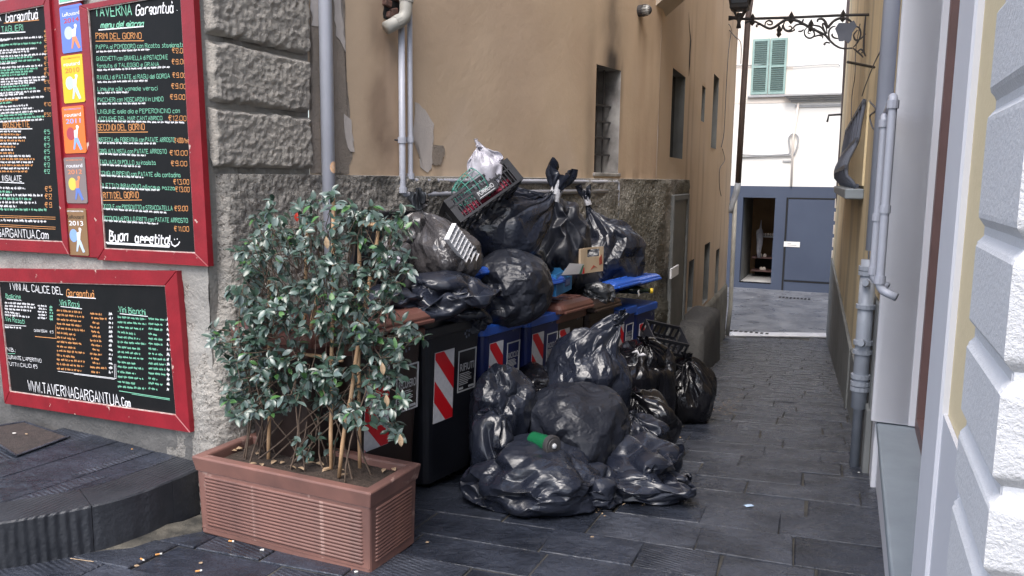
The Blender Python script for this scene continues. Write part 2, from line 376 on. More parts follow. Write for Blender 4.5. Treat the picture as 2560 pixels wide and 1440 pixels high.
for k0 in range(0, len(inner) - 1, 5):
    k1 = min(k0 + 5, len(inner) - 1); br = [0, random.uniform(.38, .62), 1]
    for j in range(2):
        a_, b_ = br[j], br[j + 1]; W_ = lambda i, t, z: inner[i] * (1 - t) + np.array([*(backl[i][:2]), inner[i][2]]) * t + np.array([0, 0, z])
        dz = random.uniform(-.0015, .002); m = MB(); e0, e1 = a_ + .006, b_ - .004
        A = np.array([[W_(i, e0, -.02), W_(i, e0, dz), W_(i, (e0 + e1) / 2, dz), W_(i, e1, dz), W_(i, e1, -.02)] for i in range(k0, k1 + 1)])
        t = nrm(A[-1, 1] - A[0, 1]) * .002; A[0] += t; A[-1] -= t
        m.grid(A); build(m, 'paving_slab', (m_stone_dark, m_stone_ch, m_stone_dark)[(k0 // 5 + j) % 3], plat)
# dirt gathered at the foot of the kerb
m = MB(); P_ = []
for x, yb in ((-60, 1440), (0, 1412), (60, 1404), (130, 1392), (200, 1384), (258, 1376), (330, 1364), (400, 1350), (460, 1338), (505, 1320)):
    a = hg(x, yb - 22); b = hg(x, yb + 8 + 10 * vn(np.array([[x * .03, .3, .1]]))[0]); P_ += [a + [0, 0, .03], (a + b) / 2 + [0, 0, .014], b + [0, 0, .002]]
m.add(P_, [f for i in range(9) for f in ((3 * i, 3 * i + 1, 3 * i + 4, 3 * i + 3), (3 * i + 1, 3 * i + 2, 3 * i + 5, 3 * i + 4))])
build(m, 'gutter_dirt', M('mossy gutter dirt', (.03, .029, .026), (.12, .11, .09), 9, .85, bump=1, bs=30, pos=True), plat, smooth=True)
# dark sunken cover in the platform
P = [hz(x, y, .056) for x, y in ((-60, 1075), (60, 1056), (168, 1092), (42, 1138))]
cv = empty('inspection_cover', P[0] * .25 + P[1] * .25 + P[2] * .25 + P[3] * .25, 'dark square rusty inspection cover in raised pavement under the menu boards', 'cover')
m = MB(); m.hexa([p - [0, 0, .05] for p in P[::-1]] + [p for p in P[::-1]]); build(m, 'plate', M('rusty cover', (.03, .024, .022), (.06, .045, .04), 30, .85, bump=1, bs=90, pos=True), cv)
m = MB(); cc_ = sum(P) / 4
for i in range(4):
    a_, b_ = P[i], P[(i + 1) % 4]; m.hexa([q for q in (a_, b_, b_ + (b_ - cc_) * .07, a_ + (a_ - cc_) * .07)] + [q + [0, 0, .006] for q in (a_, b_, b_ + (b_ - cc_) * .07, a_ + (a_ - cc_) * .07)])
build(m, 'rim', m_stone_b, cv)

# ------------------------------------------------------------------ left corner building
CB = empty('corner_building', C, 'corner building with roughcast grey pillar and tan alley wall behind the rubbish', 'building')
def wall(name, mat, fr, x0, x1, zl, zh, step, holes=(), yf=None, attr=None, parent=None, depth=.32, revmat=None, smooth=True):
    X = list(np.arange(x0, x1, step)) + [x1]; Z = list(np.arange(zl, zh, step)) + [zh]
    for h in holes: X += [h[0], h[1]]; Z += [h[2], h[3]]
    X = np.unique(np.round(X, 4)); Z = np.unique(np.round(Z, 4))
    G = np.stack(np.meshgrid(X, Z, indexing='ij'), -1); mask = np.ones((len(X) - 1, len(Z) - 1), bool)
    xm = (X[1:] + X[:-1]) / 2; zm = (Z[1:] + Z[:-1]) / 2
    for h in holes: mask[np.ix_((xm > h[0]) & (xm < h[1]), (zm > h[2]) & (zm < h[3]))] = False
    x, z = G[..., 0].ravel(), G[..., 1].ravel(); y = yf(x, z) if yf else 0 * x
    for h in holes:
        on = (x > h[0] - 1e-3) & (x < h[1] + 1e-3) & (z > h[2] - 1e-3) & (z < h[3] + 1e-3); y = np.where(on, 0, y)
    m = MB(); m.grid(fr.PA(np.stack([x, y, z], -1)).reshape(len(X), len(Z), 3), mask)
    at = attr(x, z, fr.PA(np.stack([x, y, z], -1))) if attr else None
    o = build(m, name, mat, parent, smooth=smooth, attr=at)
    for h in holes:
        d = h[4] if len(h) > 4 else depth
        m = MB(); a, b, c, e = h[:4]
        m.add([fr.P(a, 0, c), fr.P(a, d, c), fr.P(a, d, e), fr.P(a, 0, e)], [(0, 1, 2, 3)])
        m.add([fr.P(b, 0, c), fr.P(b, 0, e), fr.P(b, d, e), fr.P(b, d, c)], [(0, 1, 2, 3)])
        m.add([fr.P(a, 0, e), fr.P(a, d, e), fr.P(b, d, e), fr.P(b, 0, e)], [(0, 1, 2, 3)])
        m.add([fr.P(a, 0, c), fr.P(b, 0, c), fr.P(b, d, c), fr.P(a, d, c)], [(0, 1, 2, 3)])
        build(m, 'window_reveal', revmat or mat, parent)
        build(B1(fr, a, b, d, d + .02, c, e), 'window_pane', m_glass, parent)
    return o
# wall behind the boards
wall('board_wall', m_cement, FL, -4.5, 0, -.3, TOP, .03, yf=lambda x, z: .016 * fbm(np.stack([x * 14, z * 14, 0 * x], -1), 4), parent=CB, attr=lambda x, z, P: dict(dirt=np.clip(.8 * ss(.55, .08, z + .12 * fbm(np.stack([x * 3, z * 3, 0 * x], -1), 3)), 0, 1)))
xE1 = FP.L(E1)[0]
wall('pillar_wall', m_cement, FP, 0, xE1, -.3, TOP, .04, yf=lambda x, z: .006 * vn(np.stack([x * 10, z * 10, 0 * x], -1)) * (x > .01), parent=CB, attr=lambda x, z, P: dict(dirt=0 * x))
# roughcast blocks
def zat(fr, px, py): return fr.at(px, py)[2]
rows = [(zat(FP, 640, 262 + 92), None)]
J = [((510, 84), (770, 139)), ((512, 98), (769, 152)), ((515, 247), (768, 288)), ((515, 262), (768, 299)), ((512, 412), (765, 426)), ]
jz = [(FP.at(*a)[2] + FP.at(*b)[2]) / 2 for a, b in J]
spans = [(jz[0], jz[0] + .40)] + [(jz[2], jz[1])] + [(jz[4], jz[3])] + [(jz[0] + .42 + k * .42, jz[0] + .8 + k * .42) for k in range(8)]
xb0, xb1 = FP.at(516, 300)[0] + .01, FP.at(768, 300)[0]
for k, (za, zb) in enumerate(spans):
    X = np.linspace(xb0, xb1, 90 if k < 3 else 20); Z = np.linspace(za, zb, 46 if k < 3 else 10)
    G = np.stack(np.meshgrid(X, Z, indexing='ij'), -1); x, z = G[..., 0].ravel(), G[..., 1].ravel()
    ed = np.minimum(np.minimum(x - xb0, xb1 - x), np.minimum(z - za, zb - z)) + .012 * vn(np.stack([x * 20, z * 20, 0 * x + k], -1))
    y = -.045 * ss(-.004, .02, ed) + .002
    pp = np.stack([x * 34, z * 34, 0 * x + k * 3], -1)
    y = y - ss(0, .02, ed) * (.010 * fbm(pp * 1.35, 3, 5) + .005 * (1 - 2 * np.abs(vn(pp * .9, 9))))
    m = MB(); m.grid(FP.PA(np.stack([x, y, z], -1)).reshape(len(X), len(Z), 3)); build(m, 'roughcast_block', m_block, CB, smooth=True)

# tan wall with the barred windows
def fa(px, py): p = FA.at(px, py); return p[0], p[2]
xA1 = FA.L(E2)[0]
w1 = (FA.at(1488, 300)[0], FA.at(1549, 300)[0], FA.at(1510, 432)[2], FA.at(1520, 168)[2], .3)
def blob(x, z, px, py, rx, rz, sd=0, fr=FA, nz=.35):
    c = fr.at(px, py); q = ((x - c[0]) / rx) ** 2 + ((z - c[2]) / rz) ** 2
    n = fbm(np.stack([x * 5, z * 3, 0 * x + sd], -1), 4)
    return np.clip(np.exp(-q) * (1 + 1.4 * nz * n * 2), 0, 1)
def attrA(x, z, P):
    st = fbm(np.stack([x * 9, z * 1.1, 0 * x], -1), 4); big = fbm(np.stack([x * 1.3, z * 1.1, 0 * x + 4], -1), 4)
    wash = np.clip(.35 * ss(0, .6, big) + .5 * ss(.05, .6, st) * ss(1500, 1700, 0 * x) + .55 * ss(FA.at(1530, 300)[0], FA.at(1640, 300)[0], x) * (.8 + st), 0, 1)
    wash = np.maximum(wash, .7 * blob(x, z, 975, 300, .22, 1.2, 2))
    dirt = np.maximum(.75 * blob(x, z, 960, 400, .13, .28, 3, nz=.8), .45 * blob(x, z, 950, 250, .1, .8, 4, nz=.9))
    dirt = np.maximum(dirt, .5 * blob(x, z, 985, 90, .06, .5, 5))
    dirt = np.maximum(dirt, .35 * ss(1.75, 1.60, z) * ss(-.1, .5, st))
    dirt = np.maximum(dirt, .55 * blob(x, z, 1600, 60, .05, .22, 6)); dirt = np.maximum(dirt, .5 * blob(x, z, 1655, 70, .12, .4, 6))
    soot = np.maximum(.95 * blob(x, z, 1528, 168, .19, .30, 7, nz=.25), .6 * blob(x, z, 1535, 90, .22, .55, 8))
    soot = np.maximum(soot, .35 * blob(x, z, 1475, 330, .1, .9, 9)); soot = np.maximum(soot, .5 * blob(x, z, 1552, 250, .05, .45, 9))
    pale = .6 * ss(.15, .7, -big) + .3 * blob(x, z, 1300, 180, 1.0, .8, 11, nz=.1)
    return dict(wash=wash, dirt=dirt, soot=soot, pale=np.clip(pale, 0, .8))
wall('tan_wall', m_tan, FA, 0, xA1, -1.2, TOP, .035, holes=[w1], parent=CB, attr=attrA, revmat=m_limewash,
     yf=lambda x, z: .006 * fbm(np.stack([x * 2, z * 2, 0 * x], -1), 3) + .0)
# iron bars, sill of the near window
for k, py in enumerate((262, 303, 345, 388)):
    z = FA.at(1510, py)[2]; build(B1(FA, w1[0], w1[1], .10, .118, z, z + .018), 'window_bar', m_iron, CB)
for k in range(3):
    x = w1[0] + (w1[1] - w1[0]) * (.2 + .28 * k); m = MB(); m.tube([FA.P(x, .125, w1[2]), FA.P(x, .125, w1[3])], .009, 6); build(m, 'window_bar', m_iron, CB)
build(B1(FA, w1[0] - .02, w1[1] + .03, -.02, .12, w1[2] - .035, w1[2]), 'window_sill', m_limewash, CB, bev=.006)
# peeled paint
def patch(pts, mat, fr, off, name='peeled_patch', th=.003, jag=.012, par=None):
    Q = [fr.at(*p)[[0, 2]] for p in pts]; R = []
    for i in range(len(Q)):
        a, b = Q[i], Q[(i + 1) % len(Q)]; n = max(2, int(np.linalg.norm(b - a) / .035))
        for k in range(n): R.append(a + (b - a) * k / n + rng.uniform(-jag, jag, 2) * (k > 0))
    m = MB(); V = [fr.P(x, off, z) for x, z in R] + [fr.P(x, off + th, z) for x, z in R]; n = len(R)
    bmv = bmesh.new(); vs = [bmv.verts.new(v) for v in V[:n]]; bmv.faces.new(vs)
    bmesh.ops.triangulate(bmv, faces=bmv.faces[:]); bmv.verts.index_update()
    F = [[v.index for v in f.verts] for f in bmv.faces]; bmv.free()
    m.add(V, F + [(i, n + i, n + (i + 1) % n, (i + 1) % n) for i in range(n)])
    return build(m, name, mat, par or CB)
patch([(777, -60), (860, -60), (862, 90), (860, 130), (872, 260), (868, 340), (880, 380), (872, 434), (777, 434)], m_patchgrey, FA, -.004)
patch([(776, -60), (803, -60), (805, 60), (777, 64)], m_patchwhite, FA, -.008)
patch([(832, -60), (848, -60), (852, 40), (862, 130), (838, 90), (834, 50)], m_patchwhite, FA, -.008)
patch([(858, 285), (876, 300), (882, 350), (884, 380), (868, 370), (860, 330)], m_patchwhite, FA, -.009)
patch([(1036, 255), (1062, 275), (1084, 310), (1083, 345), (1080, 365), (1078, 420), (1068, 432), (1050, 418), (1045, 360), (1032, 350)], m_patchwhite, FA, -.005)
patch([(1080, 362), (1106, 364), (1110, 385), (1100, 412), (1080, 410)], m_patchgrey, FA, -.007)
# hole with brick rubble by the drain elbow
patch([(956, -40), (999, -40), (1000, 30), (985, 50), (972, 60), (958, 45)], m_dark, FA, -.005, 'broken_hole')
for bx, by in ((962, -18), (964, 8), (980, 30), (988, -5), (972, 40)):
    p = FA.at(bx, by); build(B1(FA.sub(p[0], 0, p[2]).roty(random.uniform(-.3, .3)), -.03, .035, -.03, .02, -.022, .022), 'brick', M('old brick', (.16, .07, .05), (.1, .06, .05), 12, .9, bump=.6), CB, bev=.006)
# projecting arch springing above
p = FA.at(1636, 34)
fr = FA.sub(p[0], 0, p[2]); AR = MB()
d = nrm(fr.x * .15 - fr.y * .75 + fr.z * .62)
def sweep(pt): return [np.array(pt), np.array(pt) + d * 2.6]
q = [fr.P(0, .1, 0), fr.P(.42, .1, 0), fr.P(.42, .1, 1.6), fr.P(0, .1, 1.6)]
AR.hexa(q + [v + d * 3 for v in q]); build(AR, 'arch_springing', M('pale render', (.50, .42, .34), (.42, .35, .28), 2, .9, pos=True), CB)

# alley side of the same building
def fbz(px, py): return FB.at(px, py)[2]
xB1 = FB.L(E3)[0]
def hB(xa, xb, ya, yb, d=.2): return (FB.at(xa, (ya + yb) / 2)[0], FB.at(xb, (ya + yb) / 2)[0], FB.at((xa + xb) / 2, yb)[2], FB.at((xa + xb) / 2, ya)[2], d)
hb = [hB(1678, 1710, 178, 396, .13), hB(1754, 1762, 215, 305, .1), hB(1781, 1794, 186, 372, .15), hB(1720, 1733, 652, 772, .2), hB(1759, 1772, 610, 752, .2), hB(1788, 1796, 625, 735, .2)]
def attrB(x, z, P):
    big = fbm(np.stack([x * .8, z * .9, 0 * x + 9], -1), 4); st = fbm(np.stack([x * 5, z * .6, 0 * x + 2], -1), 4)
    return dict(wash=np.clip(.55 * ss(-.1, .6, st) + .3 * ss(2, 0, x), 0, 1), pale=np.clip(.5 * ss(0, .6, big) + .5 * ss(3, 8, x), 0, 1),
                dirt=np.clip(.35 * ss(.2, .7, st) + .5 * ss(.5, -.6, z) * ss(-.2, .4, big), 0, .8), soot=0 * x)
wall('alley_wall', m_tan, FB, 0, xB1, -2, TOP, .07, holes=hb, parent=CB, attr=attrB, revmat=m_rgrey, yf=lambda x, z: .012 * fbm(np.stack([x, z, 0 * x], -1), 3))
# crack in the plaster
m = MB(); pc = [FB.at(x, y, -.004) for x, y in ((1722, 30), (1724, 70), (1727, 100), (1725, 130), (1724, 160), (1722, 190))]
wd = [.006, .02, .05, .045, .045, .008]
m.add([FB.P(p[0] + s * w, -.004, p[2]) for p, w in zip(pc, wd) for s in (-1, 1)], [(2 * i, 2 * i + 1, 2 * i + 3, 2 * i + 2) for i in range(5)]); build(m, 'crack', m_dark, CB)
# end face of the building on the far street, and roof
fe = Fr(E3, nrm([dB[1], -dB[0], 0])); m = MB(); m.box(FB, xB1 - .02, xB1, .01, 6, -2, TOP); build(m, 'end_wall', m_farcream, CB)
m = MB(); t = TOP
RV = [FL.P(-4.5, 0, t), C + [0, 0, t], E1 + [0, 0, t], E2 + [0, 0, t], E3 + [0, 0, t], FB.P(xB1, 6, t), FL.P(-4.5, 8, t)]
RV2 = [p + [0, 0, .2] for p in RV]; n = len(RV)
m.add(RV + RV2, [tuple(range(n)), tuple(range(n, 2 * n))] + [(i, (i + 1) % n, n + (i + 1) % n, n + i) for i in range(n)]); build(m, 'roof', m_corn, CB)

# roughcast base running round the corner
def path():
    pts = [FL.P(-.42, 0, 0), C, E1, E2, FB.P(FB.at(1714, 445)[0], 0, 0)]
    out = []; s = 0
    for a, b in zip(pts[:-1], pts[1:]):
        L = np.linalg.norm(b - a); st = .012 if s < 2.3 else .03
        n = int(L / st)
        for k in range(n): out.append(a + (b - a) * k / n)
        s += L
    out.append(pts[-1]); return np.array(out)
PT = path(); K = 13; pad = np.concatenate([np.repeat(PT[:1], K, 0), PT, np.repeat(PT[-1:], K, 0)])
SM = np.array([pad[i:i + 2 * K + 1].mean(0) for i in range(len(PT))])
wgt = np.exp(-((np.arange(len(PT)) - 35) / 40.) ** 2)[:, None]; PT = PT * (1 - wgt) + SM * wgt
Sx = np.concatenate([[0], np.cumsum(np.linalg.norm(np.diff(PT, axis=0), axis=1))]); T = np.gradient(PT, axis=0); T /= np.linalg.norm(T, axis=1)[:, None]
NR = np.stack([T[:, 1], -T[:, 0], 0 * T[:, 0]], -1); sC = .42; sE = .42 + xE1
Zr = np.concatenate([np.arange(-.35, 1.60, .0145), [1.603]]); Zr = Zr
S_, Z_ = np.meshgrid(Sx, Zr, indexing='ij'); zb = Z_.copy()
zb = np.where(S_ > sE + .8, (Z_ + .35) * (1.606 + 1.0) / 1.953 - 1.0, Z_) if False else Z_
low = ss(sE, sE + 3, S_) * 1.2; zb = 1.6035 - (1.6035 - Z_) * (1 + low / 1.95)
off = .05 + .11 * np.clip((1.3 - zb) / 1.3, 0, 1) ** 1.4 * np.exp(-((S_ - sC) / .42) ** 2)
sL = FL.at(466, 900)[0] + .42; st_ = sL + (sC - .035 - sL) * ss(.45, 1.0, zb)
tp_ = ss(0, 1, (S_ - st_) / (.20 - .13 * ss(.5, 1.0, zb))) ; tp_ = np.where(S_ < st_, 0, tp_); off = off * tp_ - .004 * (S_ < st_)
pp = np.stack([(PT[:, 0][:, None] + 0 * Z_).ravel(), (PT[:, 1][:, None] + 0 * Z_).ravel(), zb.ravel()], -1)
dis = (.015 * fbm(pp * 52, 3, 5) + .007 * (1 - 2 * np.abs(vn(pp * 46, 9))) + .03 * vn(pp * 3.2, 3)).reshape(S_.shape)
ed = ss(1.6035, 1.57, zb); off = off * (1 - .0 * ed) + dis * np.clip(tp_ * 2, 0, 1) * (.25 + .75 * ed)
V = PT[:, None, :] + NR[:, None, :] * off[..., None]; V[..., 2] = zb
dirt = np.clip(.6 * ss(.9, .1, zb) * ss(sC + .0, sC + .5, S_) + .55 * ss(-.1, .5, fbm(pp * 2.2, 4, 8).reshape(S_.shape)) * ss(sE + .4, sE + 1.2, S_) + .25 * ss(.5, .05, zb) + .55 * np.exp(-((S_ - sE - .6) / .5) ** 2) * ss(-.2, .4, fbm(pp * 6, 3, 2).reshape(S_.shape)), 0, .93)
damp = np.clip(.8 * ss(sE + .5, sE + 2.2, S_) * ss(-.6, .4, fbm(pp * 1.2, 3, 4).reshape(S_.shape)), 0, 1)
m = MB(); m.grid(V); build(m, 'roughcast_base', m_rough, CB, smooth=True, attr=dict(dirt=dirt.ravel(), damp=damp.ravel()))
m = MB(); cap = np.stack([V[:, -1], PT + [0, 0, 1.606] + NR * -.002], 1); m.grid(cap); build(m, 'base_ledge', m_cement, CB, smooth=True)

# side door in the alley wall, low cement dado and wheel guard stone
def FBx(px): return FB.at(px, 600)[0]
m = MB(); xa, xb = FBx(1662), FBx(1702); zt, zg = FB.at(1680, 488, -.1)[2], -1.1
DR = empty('side_door', FB.P((xa + xb) / 2, -.1, zg), parent=CB)
build(B1(FB, xa + .1, xb - .1, -.075, -.05, zg, zt - .08), 'door_leaf', M('grey green door paint', (.1, .1, .09), (.14, .135, .12), 4, .6), DR)
for a_, b_ in ((xa, xa + .1), (xb - .1, xb)): build(B1(FB, a_, b_, -.1, -.05, zg, zt), 'door_frame', m_rgrey, DR, bev=.01)
build(B1(FB, xa + .1, xb - .1, -.1, -.05, zt - .08, zt), 'door_frame', m_rgrey, DR, bev=.01)
build(B1(FB, FBx(1655), FBx(1674), -.13, -.11, FB.at(1664, 705, -.12)[2], FB.at(1664, 680, -.12)[2]), 'notice_sheet', m_white, DR)
zt = -.56
Xd = np.linspace(FBx(1712), xB1, 90); Zd = np.linspace(-1.9, zt, 24); G = np.stack(np.meshgrid(Xd, Zd, indexing='ij'), -1).reshape(-1, 2)
y = -.04 - .02 * fbm(np.stack([G[:, 0] * 4, G[:, 1] * 4, 0 * G[:, 0]], -1), 4); y = np.where(G[:, 1] > zt - .01, .0, y)
m = MB(); m.grid(FB.PA(np.stack([G[:, 0], y, G[:, 1]], -1)).reshape(90, 24, 3)); build(m, 'cement_dado', M('mossy cement', (.2, .19, .165), (.11, .105, .085), 2.5, .9, bump=.7, bs=30, pos=True), CB, smooth=True)
ga, gb = FBx(1688), FBx(1742)
fg = FB.sub((ga + gb) / 2, -.2, 0); m = MB()
zz = [-1.5, -1.2, -.8, -.5, -.38, -.33]; secs = []
for k, z in enumerate(zz):
    s_ = [1.12, 1.08, 1.0, .97, .9, .7][k]; secs.append([fg.P(a_ * s_, b_ * s_ + .0, z) + rng.normal(0, .008, 3) for a_, b_ in rrect(gb - ga, .46, .09, 5)])
m.loft(secs); build(m, 'guard_stone', M('dark worn stone', (.09, .088, .085), (.05, .05, .052), 3, .75, bump=1, bs=25, bdist=.02), None, 'rounded dark stone block against the alley wall beyond the bins', 'guard stone', smooth=True)
# ------------------------------------------------------------------ right side: yellow building with white quoins
YB = empty('yellow_building', NP, 'yellow building with white quoins and window surround forming the right side of the alley', 'building')
nx = lambda px, py, off=0: FN.at(px, py, off)[0]
nz_ = lambda px, py, off=0: FN.at(px, py, off)[2]
# FN.x runs towards the camera, FN.y into the building
x_jamb = FN.at(2197, 1067)[0]; zs = FN.at(2197, 1067)[2]          # far jamb and sill height
x_near = nx(2322, 1100); x_pil = nx(2378, 900); QD = .017; x_blk = nx(2411, 870, -QD); x_cor = nx(2519, 800, -QD)
x_far = nx(2190, 900) if nx(2190, 900) < x_jamb - .05 else x_jamb - .2
RD = .212
BOT = -.9
# far side trim with mouldings beside the recess
xt0 = x_jamb - .42
m = MB()
for k, (a, b, yy) in enumerate(((xt0, xt0 + .10, -.02), (xt0 + .10, xt0 + .13, -.012), (xt0 + .13, xt0 + .30, -.03), (xt0 + .30, xt0 + .33, -.018), (xt0 + .33, x_jamb, -.035))):
    m.box(FN, a, b, yy * 1.3, .2, zs + .03, TOP)
build(m, 'window_surround', m_trim, YB, bev=.004)
m = MB(); m.box(FN, x_jamb - .004, x_jamb + .0, -.03, RD - .05, zs + .03, TOP); m.box(FN, x_jamb - .01, x_jamb + .012, RD - .055, RD + .05, zs + .03, TOP)
build(m, 'window_surround', m_trim, YB, bev=.003)
# brown window frame, glass, recess
build(B1(FN, x_jamb, x_jamb + .09, RD - .02, RD + .05, zs + .02, TOP), 'window_frame', m_brownwood, YB, bev=.005)
build(B1(FN, x_jamb + .09, x_near, RD + .03, RD + .04, zs + .02, TOP), 'window_pane', m_glass, YB)
build(B1(FN, x_jamb + .09, x_near, RD - .02, RD + .05, zs + .02, zs + .10), 'window_frame', m_brownwood, YB)
# sill and wall under it
m = MB(); m.box(FN, x_jamb - .06, x_near, -.012, RD + .05, zs - .035, zs + .02); build(m, 'sill', m_sill, YB, bev=.012, seg=2)
build(B1(FN, x_jamb - .5, x_near, .012, .3, BOT, zs - .035), 'apron_wall', m_trim, YB)
build(B1(FN, x_jamb - .5, x_jamb - .062, -.02, .011, BOT, zs + .028), 'apron_wall', m_trim, YB, bev=.004)
# near surround, yellow band and solid wall
build(B1(FN, x_near, x_pil, -.015, .3, BOT, TOP), 'window_surround', m_trim, YB, bev=.006)
build(B1(FN, x_pil, x_cor - QD - .001, .004, .3, BOT, TOP), 'yellow_wall', m_ry, YB)
build(B1(FN, x_pil, x_blk, -.006, .003, BOT, nz_(2385, 1085)), 'base_band', m_trim, YB)
fE = Fr(FN.P(x_cor - QD, 0, 0), FN.y)   # end face turned to the street: x runs to the right, y away from the camera
build(B1(fE, .004, 5, .004, .3, BOT, TOP), 'end_wall', m_ry, YB)
# quoin blocks with sunk joints
zj = [nz_(2425, y, -.03) for y in (276, 577, 866, 1163, 1440)]
dj = np.mean(np.diff(zj)); zj = [zj[0] - dj * k for k in range(12, 0, -1)] + zj + [zj[-1] + dj * k for k in range(1, 3)]
zj = sorted(zj)
for k in range(len(zj) - 1):
    za, zb = zj[k] + .007, zj[k + 1] - .007
    if za > TOP: continue
    m = MB(); nzg, nxg = 26, 30; far = zb > 2.6 or za < -.4
    if far: nzg, nxg = 8, 8
    # profile wraps the corner: part on FN (smooth), part on end face (rough)
    X = np.linspace(x_blk, x_cor, nxg); Z = np.linspace(za, zb, nzg)
    G = np.stack(np.meshgrid(X, Z, indexing='ij'), -1); x, z = G[..., 0], G[..., 1]
    e_ = np.minimum(x - x_blk + .0, np.minimum(z - za, zb - z)); y = -QD * np.clip(e_ / .02 + .1, 0, 1); kz = np.clip(np.minimum(z - za, zb - z) / .02 + .1, 0, 1); x = np.minimum(x, x_cor - QD * (1 - kz))
    A = FN.PA(np.stack([x, y, z], -1).reshape(-1, 3)).reshape(nxg, nzg, 3); m.grid(A)
    build(m, 'quoin_block', m_white_p, YB)
    m = MB(); X = np.linspace(-QD, .75, nxg * 2); G = np.stack(np.meshgrid(X, Z, indexing='ij'), -1); x, z = G[..., 0], G[..., 1]
    e_ = np.minimum(.75 - x, np.minimum(z - za, zb - z)); e2 = np.minimum(e_, x + QD)
    y = -QD * np.clip(e_ / .02 + .1, 0, 1) - ss(0, .03, e2) * .004 * (fbm(np.stack([x * 60, z * 60, 0 * x + k], -1).reshape(-1, 3), 3).reshape(x.shape) + .6)
    kz = np.clip(np.minimum(z - za, zb - z) / .02 + .1, 0, 1); x = np.maximum(x, -QD * kz)
    A = fE.PA(np.stack([x, y, z], -1).reshape(-1, 3)).reshape(nxg * 2, nzg, 3); m.grid(A)
    build(m, 'quoin_block', m_white_r, YB, smooth=True)
m = MB(); m.box(FN, x_blk + .0, x_cor - QD - .002, -.002, .0035, BOT, TOP); m.box(fE, -.0, .75, -.002, .0035, BOT, TOP); build(m, 'joint_backing', m_white_p, YB)

# yellow wall going down the alley
RX0 = FRt.L(FN.P(xt0, 0, 0))[0]; RX1 = -12.9
def attrR(x, z, P):
    st = fbm(np.stack([x * 3, z * .5, 0 * x], -1), 4)
    return dict(dirt=np.clip(.5 * ss(0, .5, st) + .35 * ss(1.0, -.2, z), 0, .85))
wall('yellow_wall', m_ry, FRt, RX1, RX0 + .02, -2, TOP, .12, parent=YB, attr=attrR, yf=lambda x, z: .008 * fbm(np.stack([x, z, 0 * x], -1), 2))
rx = lambda px, py: FRt.at(px, py)[0]
rz_ = lambda px, py: FRt.at(px, py)[2]
def dado(xa, xb, zt, th, name='cement_dado'):
    m = MB(); m.box(FRt, xa, xb, -th, .0, -2, zt); build(m, name, m_rgrey, YB, bev=.006)
dado(rx(2172, 900), RX0 + .01, rz_(2195, 745), .022)
dado(rx(2172, 900) - .02, RX0 + .02, gz(5.0) + .42, .04)
dado(rx(2134, 850), rx(2172, 900) - .01, rz_(2150, 950), .02)
dado(RX1, rx(2134, 850), rz_(2110, 770), .035)
build(B1(FRt, RX1 - .0, RX1 + .02, .02, 5, -2, TOP), 'end_wall', m_ry, YB)
m = MB(); RR = [FN.P(x_cor, 0, TOP), FRt.P(RX1, 0, TOP), FRt.P(RX1, 5, TOP), FN.P(x_cor, 5, TOP)]; m.hexa(RR + [p + [0, 0, .2] for p in RR]); build(m, 'roof', m_corn, YB)
# old window shutters ledge far along (blurred brick string at the alley end)
for k in range(9):
    z = -1.2 + k * .28; build(B1(FRt, RX1, RX1 + .16, -.03, .0, z, z + .2), 'corner_stone', m_farcream, YB, bev=.01)

# ---- pipes
def pipe(name, mat, pts, r, label, cat, group=None, collars=(), n=12, parent=None, ends=True):
    m = MB(); m.tube(pts, r, n); o = build(m, name, mat, parent, label, cat, group, smooth=True, bev=0)
    for c in collars:
        p, q, k = c; m = MB(); p = np.array(p); q = nrm(q); m.tube([p - q * .02, p + q * .02], r * k, n); build(m, 'collar', mat, o, smooth=False)
    return o
def curve(P, n=6):      # rounded polyline
    P = [np.array(p, float) for p in P]; out = [P[0]]
    for i in range(1, len(P) - 1):
        a, b, c = P[i - 1], P[i], P[i + 1]; r = min(.05, np.linalg.norm(a - b) / 2.2, np.linalg.norm(c - b) / 2.2)
        u, v = b + nrm(a - b) * r, b + nrm(c - b) * r
        for k in range(n + 1): t = k / n; out.append((1 - t) ** 2 * u + 2 * t * (1 - t) * b + t * t * v)
    out.append(P[-1]); return out
# big downpipe at the pillar
a0, b0 = FA.at(820, 0, -.06), FA.at(817, 600, -.06); xx = (a0[0] + b0[0]) / 2
dp = pipe('downpipe', m_mainpipe, [FA.P(xx, -.06, -.2), FA.P(xx, -.06, TOP)], .041, 'thick pale grey downpipe beside the roughcast pillar behind the shrub', 'downpipe', 'grey downpipes on the corner building')
p = FA.at(822, 418, -.104); m = MB()
ring = [(math.cos(q) * .026 * (1 + .08 * (k % 2)), math.sin(q) * .034 * (1 + .08 * (k % 2))) for k, q in enumerate(np.arange(24) * math.pi / 12)]
cyl = lambda u, v: FA.P(xx + .0425 * math.sin((u + .004) / .042), -.06 - .0425 * math.cos((u + .004) / .042), p[2] + v)
m.add([cyl(0, 0)] + [cyl(u * .5, v * .5) for u, v in ring] + [cyl(u, v) for u, v in ring], [(0, 1 + i, 1 + (i + 1) % 24) for i in range(24)] + [(1 + i, 25 + i, 25 + (i + 1) % 24, 1 + (i + 1) % 24) for i in range(24)])
build(m, 'orange_sticker', M('faded orange sticker', (.75, .42, .2), (.8, .62, .5), 60, .6), dp)
